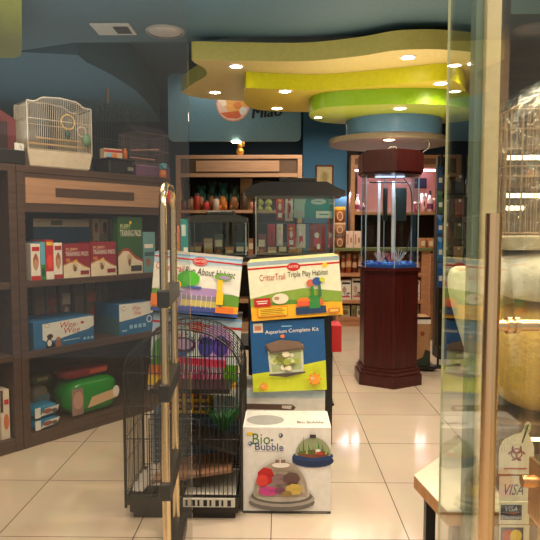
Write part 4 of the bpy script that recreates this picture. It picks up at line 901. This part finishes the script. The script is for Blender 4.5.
# kraft carton and black dolly beyond it
Yk = PZ(425, 371, 0).y; x0, x1, _, _ = RECT(405, 340, 430.5, 340, Yk)
b = MB().box(x0, x1, Yk, Yk+.22, .05, PY(420, 317, Yk).z, KRAFT); H_ = PY(420, 317, Yk).z
p = Print(b, (x0, Yk, .05), (1, 0, 0), (0, 0, 1), x1-x0, H_-.05); p.rect(0, .86, 1, .95, WHITE).rect(0, .95, 1, 1, BLACK).ell(.68, .66, .09, .05, M((140, 70, 40))).poly([(.45, 0), (1, 0), (1, .3), (.8, .34), (.7, .18), (.45, .12)], M((40, 56, 44)))
tag(b.build('kraft_bag', bevel=.01), 'brown paper food bag with dark heart behind the column aquarium', 'bag')
t = thing('dolly', 'low black dolly frame under the brown paper bag', 'dolly', ((x0+x1)/2, Yk+.1, 0))
MB().box(-.18, .18, -.13, .13, .02, .048, BLACK).build('platform', t, bevel=.004)
MB().tube([(.12, -.10, .035), (.45, -.02, .05)], .013, BLACK).build('tow_bar', t)
for sx in (-.14, .14): MB().tube([(sx-.01, -.12, .012), (sx+.01, -.12, .012)], .0115, BLACK, 12).build('wheel', t)

# ================================================================== BACK LEFT WALL UNIT
BY = 8.0; x0, x1, zlo, zhi = RECT(176, 155, 302, 250, BY); W_ = x1-x0
bu = thing('wall_shelving', 'light wood wall shelving with black interior under the blue sign', 'shelving', (x0, BY, 0))
for x in (0, W_-.06): MB().box(x, x+.06, 0, .5, 0, zhi-.051, LTW).build('side_panel', bu, bevel=.003)
MB().box(0, W_, 0, .5, zhi-.05, zhi, LTW).build('top', bu, bevel=.003)
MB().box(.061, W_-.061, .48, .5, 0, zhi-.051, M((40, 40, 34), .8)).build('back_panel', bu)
zz = PY(240, 177, BY).z; MB().box(.061, W_-.061, .0, .03, zz, zz+.05, LTW).build('header_rail', bu)
hp = MB().box(.061, W_-.061, .02, .05, zz+.051, zhi-.051, M((96, 74, 56))).build('header_panel', bu)
MB().box(W_*.16, W_*.82, .002, .019, zz+.075, zhi-.075, LTW).build('light_box', hp)
for py in (210, 262, 300): q = PY(240, py, BY).z; MB().box(.061, W_-.061, .0, .479, q-.04, q, LTW).build('shelf', bu, bevel=.002)
MB().box(.061, W_-.061, .0, .479, 0, .12, LTW).build('base', bu)
q = PY(240, 210, BY).z
PL = [(201, 'teal and tan plush toy left of centre on the upper back shelf', M((30, 90, 80)), M((190, 130, 80)), .34), (212, 'dark green plush toy with tan belly on the upper back shelf', M((30, 70, 56)), M((160, 110, 70)), .40), (223, 'orange and teal plush toy near the centre of the upper back shelf', M((24, 84, 76)), M((214, 130, 60)), .38), (234, 'dim green plush toy right of the orange one', M((40, 70, 50)), M((170, 120, 80)), .34)]
for (px, lab, ca, cb_, h_) in PL:
    x = PY(px, 200, BY+.2).x; b = MB(); b.ball((0, 0, .11), (.12, .1, .11), cb_); b.ball((0, .02, h_-.11), (.10, .09, .11), ca)
    for s_ in (-1, 1): b.ball((s_*.09, -.02, .17), (.045, .05, .08), ca, 8, 6); b.ball((s_*.07, -.06, .04), (.045, .07, .04), cb_, 8, 6); b.ball((s_*.07, .02, h_-.02), (.035, .02, .04), ca, 8, 6)
    b.v = [(v_[0]*.56, v_[1]*.8, v_[2]) for v_ in b.v]; tag(b.build('plush_toy', loc=(x, BY+.24, q+.001)), lab, 'plush toy', 'plush toys on the upper back shelf')
for i, (px, c_, nm, lab) in enumerate(((184, M((120, 50, 44)), 'treat_jar', 'dark red jar at the far left of the upper back shelf'), (191, M((150, 110, 80)), 'treat_jar', 'tan jar second from left on the upper back shelf'), (197, M((170, 60, 50)), 'treat_jar', 'small red jar beside the teal plush toy'), (206, M((190, 60, 60)), 'treat_jar', 'red jar in front of the dark green plush toy'), (216, M((210, 190, 170)), 'treat_jar', 'pale jar in front of the plush toys'), (244, M((80, 60, 50)), 'treat_jar', 'dark brown jar right of the plush toys'), (253, M((214, 150, 130)), 'treat_jar', 'pinkish small jar near the yellow-green balls'))):
    x = PY(px, 205, BY+.08).x; hgt = .13+.05*(i % 3)
    t = thing(nm, lab, 'jar', (x, BY+.08, q+.001), 0, 'small jars on the upper back shelf')
    MB().lathe([(.001, 0), (.045, 0), (.045, hgt*.8), (.036, hgt*.86)], c_, seg=14).build('body', t); MB().lathe([(.04, hgt*.86), (.04, hgt), (.001, hgt)], M((60, 50, 44)), seg=14).build('lid', t)
for i, (px0, px1, y0, c_, lab) in enumerate(((180, 190, 184, M((60, 66, 60)), 'dark carton standing at the left end of the upper back shelf'), (240, 252, 178, M((176, 146, 100)), 'tan card carton under the header, right of the plush toys'), (253, 268, 180, M((50, 52, 46)), 'dark carton beside the tan one on the upper back shelf'), (270, 290, 186, M((60, 44, 36)), 'wide dark brown carton at the right end of the upper back shelf'))):
    xa, xb, za_, zb = RECT(px0, y0, px1, 210, BY+.3); tag(MB().box(xa, xb, BY+.36, BY+.46, q+.001, min(zb, zhi-.12), c_).build('back_carton'), lab, 'box', 'cartons at the back of the upper back shelf')
q2 = PY(240, 262, BY).z
for i in range(11):
    px = 183+i*10.6; xa, xb, _, _ = RECT(px, 240, px+8.6, 260, BY+.1)
    c_ = [M((150, 100, 70)), M((120, 50, 44)), M((190, 150, 110)), M((60, 70, 60)), M((176, 120, 80)), M((40, 90, 96))][i % 6]
    h_ = .2+.06*((i*5) % 4); b = MB().box(xa, xb, BY+.06, BY+.3, q2+.001, q2+h_, c_)
    Print(b, (xa, BY+.06, q2), (1, 0, 0), (0, 0, 1), xb-xa, h_).rect(.1, .55, .9, .8, M((206, 190, 160))).ell(.5, .3, .3, .16, M((170, 90, 60)))
    tag(b.build('supply_carton'), 'dim small carton on the lower back shelf, %s' % ['leftmost behind the teal box', 'brownish red beside the leftmost', 'tan, behind the small tank left pane', 'dark green, behind the small tank', 'light brown, behind the small tank', 'teal, behind the small tank right pane', 'brown, just right of the small tank', 'dark red, in the gap between the tanks', 'tan, left end behind the large tank', 'dark green, behind the large tank', 'light brown, rightmost behind the large tank'][i], 'box', 'cartons on the lower back shelf')
# golden figurine on top
v = PY(240, 155, BY+.1); t = thing('figurine', 'small golden lucky cat figurine on top of the back shelving', 'figurine', (v.x, BY+.12, zhi+.001))
GF = M((214, 160, 70), .25, .6)
MB().ball((0, 0, .06), (.055, .045, .06), GF).ball((0, -.005, .14), .042, GF).build('body', t)
b = MB()
for s_ in (-1, 1): b.lathe([(.016, .17), (.001, .205)], GF, (s_*.025, 0, 0), 8)
b.ball((.05, -.01, .17), (.014, .014, .045), GF, 8, 6); b.build('raised_paw', t)
# framed picture
Yf = 9.175; x0, x1, z0, z1_ = RECT(315.5, 165, 333.5, 189.5, Yf)
t = thing('framed_picture', 'small certificate in a dark red frame on the blue wall pier', 'picture', ((x0+x1)/2, Yf, z0)); w_ = x1-x0; h_ = z1_-z0
b = MB(); f_ = .022
for r4 in ((-w_/2, w_/2, 0, f_), (-w_/2, w_/2, h_-f_, h_), (-w_/2, -w_/2+f_, f_, h_-f_), (w_/2-f_, w_/2, f_, h_-f_)): b.box(r4[0], r4[1], 0, .024, r4[2], r4[3], M((96, 30, 26)))
b.build('frame', t)
b = MB().box(-w_/2+f_, w_/2-f_, .012, .02, f_, h_-f_, M((206, 190, 140))); Print(b, (-w_/2+f_, .012, f_), (1, 0, 0), (0, 0, 1), w_-2*f_, h_-2*f_).ell(.5, .5, .3, .3, M((190, 170, 116))).ell(.52, .52, .18, .2, M((160, 146, 90)))
b.build('print', t)

# ================================================================== BACK COUNTER AND LIT NICHE (right of pier)
KY = PZ(350, 325, 0).y; KY = min(KY, 8.44)
x0 = PY(336, 280, KY).x; x1 = PY(430, 280, KY).x; zt3 = PY(350, 248, KY).z; W_ = x1-x0
ct = thing('counter_shelving', 'pinkish wood counter with open shelves behind the column aquarium', 'counter', (x0, KY, 0))
TAN2 = wood((186, 130, 92), (204, 150, 112))
MB().box(-.03, W_+.03, -.03, .48, zt3-.045, zt3, M((110, 116, 70), .5)).build('countertop', ct, bevel=.004)
for x in (0, W_*.62, W_-.12): MB().box(x, x+(.05 if x < W_-.13 else .12), 0, .45, 0, zt3-.046, TAN2).build('side_panel', ct)
MB().box(.051, W_-.121, .43, .45, 0, zt3-.046, TAN2).build('back_panel', ct)
lev = [PY(350, y, KY).z for y in (273, 300)]+[.14]
def bays(x): return ((.051, W_*.62-.001), (W_*.62+.051, W_-.121))
for z in lev: 
    for a_, b_ in bays(0): MB().box(a_, b_, 0.002, .429, z-.05, z, TAN2).build('shelf', ct)
MB().box(.051, W_-.121, .01, .03, 0, .088, TAN2).build('kick_board', ct)
rows = [(lev[0], zt3-.07-lev[0], 'upper'), (lev[1], lev[0]-.07-lev[1], 'middle'), (lev[2], lev[1]-.07-lev[2], 'lower')]
pal = [[M((150, 70, 50)), M((190, 110, 70)), M((110, 50, 40)), M((206, 150, 100))], [WHITE, M((216, 206, 190)), M((226, 214, 196)), M((200, 190, 180))], [M((190, 180, 150)), M((120, 110, 90)), M((216, 206, 180)), M((140, 130, 100))]]
spots = [338.5+6.6*i for i in range(4)]
wid = {0: 5, 1: 11, 2: 9}; 
for ri, (z, h_, nm) in enumerate(rows):
    pxs = [(341, 345.3), (346, 351.5), (352.5, 357), (358, 363), (400, 405), (408, 413), (415, 420)] if ri == 0 else [(341, 351), (352, 362), (408, 420)] if ri == 1 else [(341, 350), (351.5, 356), (357, 363), (408, 419)]
    for k, (a_, b_) in enumerate(pxs):
        xa, xb, _, _ = RECT(a_, 285, b_, 290, KY+.04); hh = h_*(.88+.08*(k % 2)); col = pal[ri][k % 4]
        wh = ['far left', 'second from left', 'third from left', 'fourth from left', 'fifth, beside the column', 'sixth, right of the column', 'rightmost, by the brown bag'][k if k < len(pxs)-1 else 6]
        lab = '%s on the %s counter shelf, %s' % (['reddish brown jar', 'white carton with small pictures', 'pale green picture carton'][ri], nm, wh)
        if ri == 0:
            rr_ = (xb-xa)/2; t = thing('food_jar', lab, 'jar', ((xa+xb)/2, KY+.04+rr_, z+.001), 0, 'jars on the upper counter shelf')
            MB().lathe([(.001, 0), (rr_, 0), (rr_, hh*.82)], col, seg=14).build('body', t); MB().lathe([(rr_*.95, hh*.82), (rr_*.95, hh), (.001, hh)], M((196, 150, 110)), seg=14).build('lid', t)
            b = MB().lathe([(rr_+.001, hh*.3), (rr_+.001, hh*.6)], M((214, 170, 130)), seg=14); b.build('band_label', t)
        else:
            b = MB().box(xa, xb, KY+.04, KY+.2, z+.001, z+hh, col); p = Print(b, (xa, KY+.04, z), (1, 0, 0), (0, 0, 1), xb-xa, hh)
            if ri == 1: p.rect(.1, .8, .9, .9, BLACK).ell(.35, .5, .2, .16, M((190, 160, 140))).rect(.55, .3, .9, .36, BLACK).rect(.1, .12, .9, .2, M((200, 90, 90))).text('Tube', .3, .2, .8, .32, BLACK)
            else: p.ell(.5, .4, .36, .24, M((110, 120, 60))).rect(.1, .75, .9, .9, M((160, 150, 80))).ell(.5, .36, .18, .14, M((130, 80, 50)))
            tag(b.build('supply_carton'), lab, 'box', 'cartons on the %s counter shelf' % nm)
# things on the countertop
v = PY(339.5, 245, KY+.12)
jr = []
zq = zt3+.001
for i, (py0, py1, cbody, clid, lab) in enumerate(((246, 233, M((170, 120, 90)), M((90, 60, 46)), 'tan treat tub, lowest of the three piled on the counter'), (233, 221, M((206, 160, 120)), M((190, 150, 110)), 'tan treat tub in the middle of the pile on the counter'), (221, 205, M((190, 120, 60)), M((232, 176, 40)), 'yellow-lidded treat jar on top of the pile on the counter'))):
    hgt = PY(340, py1, KY+.12).z-PY(340, py0, KY+.12).z
    t = thing('treat_tub', lab, 'tub', (v.x, KY+.16, zq), 0, None); r_ = .085
    MB().lathe([(.001, 0), (r_, 0), (r_, hgt*.78)], cbody, seg=20).build('body', t); MB().lathe([(r_*1.04, hgt*.78), (r_*1.04, hgt*.985), (.001, hgt*.985)], clid, seg=20).build('lid', t)
    b = MB(); Print(b, (-r_*.5, -r_-.001, hgt*.1), (1, 0, 0), (0, 0, 1), r_, hgt*.6).ell(.5, .5, .5, .5, M((226, 190, 150))).ell(.5, .5, .38, .38, M((150, 100, 76)))
    b.build('round_label', t); zq += hgt+.001
tealbox('salt_box', 'red and white packet standing on the counter left of the tub pile', 'packet', 322, 218, 327, 246, KY+.1, .1, RED, lambda p: p.rect(.2, .2, .8, .6, WHITE), z=zt3+.001).location.x += .09
for i, (a_, b_, lab) in enumerate(((346, 353, 'white carton on the counter, next to the tub pile'), (353.5, 361, 'white carton on the counter, between its twin and the column aquarium'))):
    tealbox('small_carton', lab, 'box', a_, 231, b_, 244, KY+.1, .15, M((222, 196, 180)), lambda p: p.rect(.2, .2, .35, .8, M((200, 90, 80))).rect(.6, .3, .85, .6, M((170, 120, 90))), z=zt3+.001)
for i, (a_, lab) in enumerate(((420, 'small tan packet on the counter right of the column aquarium'), (428, 'small pale packet on the counter, farther right of the column'))):
    tealbox('treat_packet', lab, 'packet', a_, 238, a_+6, 246, KY+.1, .12, M((190, 130, 80)), lambda p: p.rect(.2, .2, .8, .7, M((226, 206, 180))), z=zt3+.001)
# lit niche
NY = 9.25; x0, x1, zlo, zhi = RECT(351, 155, 447, 212, NY-.3); W_ = x1-x0; zs = PY(400, 212, NY-.3).z
nc = thing('niche_shelving', 'tall wooden wall niche with pink lit upper shelf behind the column aquarium', 'shelving', (x0, NY-.3, 0))
MB().box(0, W_, 0, .55, zhi-.05, zhi, TANW).build('top', nc); MB().box(.061, W_-.061, 0, .04, zhi-.19, zhi-.14, TANW).build('rail', nc)
MB().box(.061, W_-.061, .02, .05, zhi-.139, zhi-.051, M((120, 80, 54))).build('header_panel', nc)
for x in (0, W_-.06): MB().box(x, x+.06, 0, .55, 0, zhi-.051, TANW).build('side_panel', nc)
MB().box(.061, W_-.061, .53, .55, zs, zhi-.051, M((206, 164, 168), .7)).build('pink_back', nc)
MB().box(.061, W_-.061, .50, .549, 0, zs-.045, M((50, 34, 28), .7)).build('dark_back', nc)
MB().box(.061, W_-.061, 0, .529, zs-.04, zs, TANW).build('shelf', nc)
MB().tube([(.1, .3, zhi-.2), (W_-.1, .3, zhi-.2)], .014, emit((255, 214, 226), 8)).build('glow_tube', nc)
for i, (px, y0, nm, cat, c_, lab) in enumerate(((357.5, 193, 'perfume_bottle', 'bottle', M((226, 222, 226)), 'white slim bottle at the left end of the pink niche'), (363, 200, 'perfume_bottle', 'bottle', M((206, 180, 190)), 'pale short bottle in the pink niche behind the aquarium edge'), (417, 202, 'tin', 'tin', M((170, 50, 80)), 'crimson round tin in the pink niche right of the aquarium'), (423.5, 194, 'tin', 'tin', M((226, 190, 200)), 'pale pink tin in the pink niche'), (430, 191, 'perfume_bottle', 'bottle', M((236, 226, 230)), 'white tall bottle in the pink niche near its right end'), (435.5, 198, 'tin', 'tin', M((214, 130, 150)), 'pink tin at the right end of the niche'))):
    vv = PY(px, 205, NY-.1); hgt = PY(px, y0, NY-.1).z-zs; t = thing(nm, lab, cat, (vv.x, NY-.1, zs+.001)); r_ = .035 if i < 2 else .045
    if nm == 'tin': MB().lathe([(.001, 0), (r_, 0), (r_, hgt*.85)], c_, seg=16).build('body', t); MB().lathe([(r_*1.04, hgt*.85), (r_*1.04, hgt), (.001, hgt)], WHITE, seg=16).build('lid', t); bb = MB(); Print(bb, (-r_*.6, -r_-.002, hgt*.1), (1, 0, 0), (0, 0, 1), r_*1.2, hgt*.7).ell(.5, .5, .4, .4, WHITE).ell(.5, .5, .24, .24, CRIMSON); bb.build('badge', t)
    else: MB().lathe([(.001, 0), (r_, 0), (r_, hgt*.55), (r_*.4, hgt*.7), (r_*.4, hgt)], c_, seg=14).build('body', t); MB().lathe([(r_*.42, hgt*.8), (r_*.42, hgt*1.02), (.001, hgt*1.02)], M((60, 40, 60)), seg=12).build('cap', t); MB().lathe([(r_+.001, hgt*.15), (r_+.001, hgt*.4)], M((120, 60, 100)), seg=14).build('band_label', t)
bb = MB().box(-.1, .1, 0, .03, 0, .16, BLACK); Print(bb, (-.1, 0, 0), (1, 0, 0), (0, 0, 1), .2, .16).rect(.08, .1, .92, .9, M((40, 60, 110)))
vv = PY(421, 187, NY+.15); tag(bb.build('display_screen', loc=(vv.x, NY+.15, vv.z-.02), rot=(0, 0, .3)), 'small black tilted screen hanging in the pink niche', 'screen')

# ================================================================== RIGHT: RACK, DISPLAY WINDOW
GY = 6.3; x0, x1, _, _ = RECT(440, 200, 500, 300, GY); W_ = x1-x0
gr = thing('gondola_rack', 'dark gondola rack with hanging goods seen through the glass door edge', 'rack', (x0, GY, 0))
DKB = M((40, 36, 30), .7)
MB().box(0, W_, .2, .24, 0, 2.2, DKB).build('back_panel', gr); MB().box(0, W_, 0, .199, 0, .12, DKB).build('base', gr)
for x in (0, W_/2, W_-.03): MB().box(x, x+.03, .16, .199, .121, 2.2, M((70, 62, 52), .5)).build('upright', gr)
for z in (.5, .95): MB().box(.031, W_-.031, 0, .159, z, z+.02, DKB).build('shelf', gr)
k = 0; names = ['lowest', 'second lowest', 'middle', 'second highest', 'highest']; cn = [('dark green', (40, 70, 44)), ('brown', (110, 70, 48)), ('dark red', (120, 40, 36)), ('tan', (170, 140, 100)), ('grey blue', (70, 90, 110))]
for r_i, z in enumerate((1.02, 1.28, 1.54, 1.80)):
    for c_i in range(3):
        nmc, cc = cn[(r_i*2+c_i*3) % 5]; xx = .1+c_i*.14
        b = MB(); b.add([(-.05, 0, 0), (.05, 0, 0), (.05, 0, .2), (-.05, 0, .2), (-.04, -.03, .03), (.04, -.03, .03), (.03, -.015, .15), (-.03, -.015, .15)], [(3, 2, 1, 0), (4, 5, 6, 7), (0, 1, 5, 4), (1, 2, 6, 5), (2, 3, 7, 6), (3, 0, 4, 7)], M(cc, .3))
        b.box(-.012, .012, -.03, -.022, .165, .19, WHITE)
        tag(b.build('hanging_pouch', loc=(x0+xx, GY+.155, z)), '%s pouch on the gondola rack, %s row, %s' % (nmc, names[r_i], ['left', 'centre', 'right'][c_i]), 'pouch', 'pouches hanging on the gondola rack')
# vertical strip of blue packets at the rack's left end
for i, (y0, y1, c_, lab) in enumerate(((166, 190, (40, 80, 130), 'topmost blue packet of the strip at the rack end'), (191, 214, (50, 90, 70), 'green blue packet, second from top of the strip at the rack end'), (215, 236, (30, 90, 150), 'blue packet, third from top of the strip at the rack end'), (237, 262, (36, 110, 170), 'bright blue packet, fourth from top of the strip at the rack end'), (263, 288, (30, 80, 140), 'lowest blue packet of the strip at the rack end'))):
    xa, xb, za_, zb = RECT(437, y0, 442.5, y1, 5.9); b = MB(); w_ = xb-xa; h_ = zb-za_
    b.add([(-w_/2, 0, 0), (w_/2, 0, 0), (w_/2, 0, h_), (-w_/2, 0, h_), (-w_*.4, -.03, h_*.15), (w_*.4, -.03, h_*.15), (w_*.3, -.02, h_*.8), (-w_*.3, -.02, h_*.8)], [(3, 2, 1, 0), (4, 5, 6, 7), (0, 1, 5, 4), (1, 2, 6, 5), (2, 3, 7, 6), (3, 0, 4, 7)], M(c_, .3)); b.box(-w_*.3, w_*.3, -.034, -.026, h_*.3, h_*.5, M((200, 206, 200)))
    tag(b.build('blue_packet', loc=((xa+xb)/2, 5.9, za_)), lab, 'packet', 'packets on the strip at the rack end')
xa, xb, _, _ = RECT(437, 230, 442.5, 290, 5.92); tag(MB().box((xa+xb)/2-.01, (xa+xb)/2+.01, 5.91, 5.925, 0, 2.15, BLACK).box(xa-.03, xb+.03, 5.86, 5.98, 0, .015, BLACK).build('strip_holder'), 'thin black floor stand holding the strip of blue packets', 'stand')
# slatted wooden end board
xa, xb, _, _ = RECT(430.5, 300, 438, 300, 7.4); b = MB().box(xa, xb, 7.45, 7.47, 0, 1.1, TAN2)
for i in range(12): b.box(xa, xb, 7.43, 7.449, .03+i*.09, .09+i*.09, TAN2)
tag(b.build('slatted_board'), 'narrow slatted wooden board standing right of the counter shelving', 'board')
# display table behind the shop window
TZ = .45
q1 = PZ(414, 475, TZ); q2_ = PZ(441, 456, TZ); dv_ = (q2_-q1); q3 = q1+dv_*3.2; yn = FY+.03
lx = q1.x-.004
pl = [(lx+.05, yn), (2.3, yn), (2.3, max(q3.y, 2.9)), (q3.x, q3.y), (q2_.x, q2_.y), (q1.x, q1.y)]
tb = thing('display_table', 'white topped display table with wooden edge at the shop window corner', 'table', (0, 0, 0))
MB().prism(pl, TZ-.004, TZ, M((206, 198, 172), .35)).build('table_top', tb)
MB().prism(pl, TZ-.05, TZ-.0045, wood((176, 120, 66), (196, 138, 82), .35)).build('wooden_edge', tb)
for (x, y) in ((lx+.09, yn+.04), (q1.x+.05, q1.y-.05), (2.2, yn+.05), (2.2, 2.7), (q3.x+.02, q3.y-.1)): MB().box(x-.018, x+.018, y-.018, y+.018, 0, TZ-.051, BLACK).build('leg', tb)
# brown riser; its glowing tube imitates a lamp reflection
rx0 = .80; WB = wood((92, 66, 44), (110, 80, 54))
rs = thing('display_riser', 'dark brown shelf riser with a tube imitating a lamp reflection behind the stickers', 'shelf', (rx0, 2.08, TZ+.001))
MB().box(0, 1.3, 0, .38, .215, .25, WB).build('shelf_board', rs, bevel=.003)
MB().box(0, 1.3, .36, .38, 0, .214, WB).build('back_board', rs)
for x in (0, 1.27): MB().box(x, x+.03, 0, .359, 0, .214, WB).build('side_board', rs)
MB().tube([(.06, .03, .185), (1.2, .03, .185)], .007, emit((255, 228, 180), 7)).build('glow_tube', rs)
def cushion(name, label, x0, x1, y0, y1, z0, h, mat, quilt=0, e=.35):
    b = MB(); n = 20; m_ = 48; vs = []
    for i in range(n+1):
        v = -math.pi/2+math.pi*i/n; cz = math.copysign(abs(math.sin(v))**.6, math.sin(v)); cr_ = abs(math.cos(v))**.45
        for k in range(m_):
            a = 2*math.pi*k/m_; x = math.copysign(abs(math.cos(a))**e, math.cos(a)); y = math.copysign(abs(math.sin(a))**e, math.sin(a))
            q = 1+quilt*math.sin(x*9)*math.sin(cz*5+y*9)
            vs.append(((x0+x1)/2+x*cr_*(x1-x0)/2*q, (y0+y1)/2+y*cr_*(y1-y0)/2*q, h/2+cz*h/2))
    fs = [(i*m_+k, i*m_+(k+1) % m_, (i+1)*m_+(k+1) % m_, (i+1)*m_+k) for i in range(n) for k in range(m_)]
    b.add(vs, fs, mat, True); return tag(b.build(name, loc=(0, 0, z0)), label, 'pet bed', 'pet beds piled in the display window')
bx = PY(440, 290, 2.58).x
cushion('pet_bed', 'yellow plush pet bed, lowest and largest in the display window', rx0+.0, rx0+1.1, 2.09, 2.47, TZ+.253, .42, M((222, 178, 84), .85, noise=.1, scale=60, bump=.5))
cushion('pet_bed', 'cream quilted pet bed on top of the yellow one', rx0+.0, rx0+1.1, 2.09, 2.47, TZ+.253+.421, .20, M((236, 226, 206), .85, noise=.08, scale=40, bump=.6), .008)
pb = cushion('pet_bed', 'pale green-white round pet bed standing left of the window pillar', bx+.06, bx+.34, 2.50, 2.70, TZ+.002, .79, M((214, 216, 170), .85, noise=.06, scale=40, bump=.4), 0, .9)
for v_ in pb.data.vertices: v_.co.x += .34*(.60-v_.co.z)*(1 if v_.co.x < bx+.2 else .4)
# wrapped cage
wx0 = PY(495, 200, 2.2).x; WZ = TZ+.253+.624
wc = thing('wrapped_cage', 'tall wire bird cage wrapped in clear crinkled film on the pet beds', 'cage', (wx0+.45, 2.32, WZ))
TW = M((160, 128, 90), .4)
MB().box(-.43, .43, -.2, .2, 0, .05, M((214, 196, 160), .4)).build('tray', wc, bevel=.01)
b = MB(); tf = lambda x: .50+.22*(1-abs(x)/.43)
for y in (-.2, .2): wires(b, -.43, .43, y, y, .05, .5, 38, .002, TW, 'x', (.06, .3, .5), tf)
for x in (-.43, .43): wires(b, x, x, -.2, .2, .05, .5, 14, .002, TW, 'y', (.06, .3, .5))
for y in (-.2, 0, .2): b.tube([(-.43, y, .5), (0, y, .72), (.43, y, .5)], .004, TW, 6)
b.build('wire_body', wc)
b = MB(); nx, nz = 40, 26; vs = []; rnd = random.Random(3)
ring = [(-.45, -.215), (-.15, -.225), (.15, -.225), (.45, -.215), (.46, 0), (.45, .215), (.15, .225), (-.15, .225), (-.45, .215), (-.46, 0)]
rg = []
for i in range(len(ring)):
    a_ = Vector(ring[i]); c_ = Vector(ring[(i+1) % len(ring)])
    for j in range(8): rg.append(a_.lerp(c_, j/8))
for j in range(nz+1):
    f = j/nz
    for q in rg:
        jx = rnd.uniform(-.008, .008); jy = rnd.uniform(-.008, .008); top = .55+.24*(1-abs(q.x)/.46)
        s_ = 1 if f < .8 else 1-(f-.8)*.6
        vs.append((q.x*s_+jx, q.y*s_+jy, .0+top*f+rnd.uniform(-.006, .006) if j else .004))
m_ = len(rg); fs = [(i*m_+k, i*m_+(k+1) % m_, (i+1)*m_+(k+1) % m_, (i+1)*m_+k) for i in range(nz) for k in range(m_)]
b.add(vs, fs, glass((.97, .96, .93), 1.4, .12, .6, .10), True); b.build('film_wrap', wc)
# wall shelving added behind the display; its glowing tubes imitate lamp reflections
lx0 = PY(499, 180, 3.3).x; lw_ = XR-lx0-.02
ls = thing('added_shelving', 'added brown back shelving with three tubes imitating lamp reflections behind wrapped cage', 'shelving', (lx0, 3.3, 0))
WB2 = wood((100, 74, 48), (114, 86, 58))
MB().box(0, lw_, .35, .38, 0, 2.7, WB2).build('back_panel', ls)
for x in (0, lw_-.04): MB().box(x, x+.04, 0, .349, 0, 2.7, WB2).build('side_panel', ls)
zt_l = [PY(520, y, 3.32).z for y in (157.5, 195.5)]
for z in [.4, .95, 1.3]+[q+.05 for q in zt_l]: MB().box(.041, lw_-.041, .05, .349, z, z+.03, WB2).build('shelf', ls)
for z in zt_l: MB().tube([(.05, .03, z), (lw_-.05, .03, z)], .012, emit((255, 232, 190), 6)).build('glow_tube', ls)
z = PY(508, 208, 3.32).z; MB().tube([(.05, .03, z), (.15, .03, z)], .012, emit((255, 232, 190), 6)).build('glow_tube', ls)
l = bpy.data.lights.new('display_fill', 'AREA'); l.energy = 26; l.size = 1.2; l.size_y = .1; l.shape = 'RECTANGLE'; l.color = (1, .82, .58)  # unseen area light added in front to brighten the pet beds
o = bpy.data.objects.new('display_fill', l); o.location = (1.3, 2.02, 2.26); COL.objects.link(o)
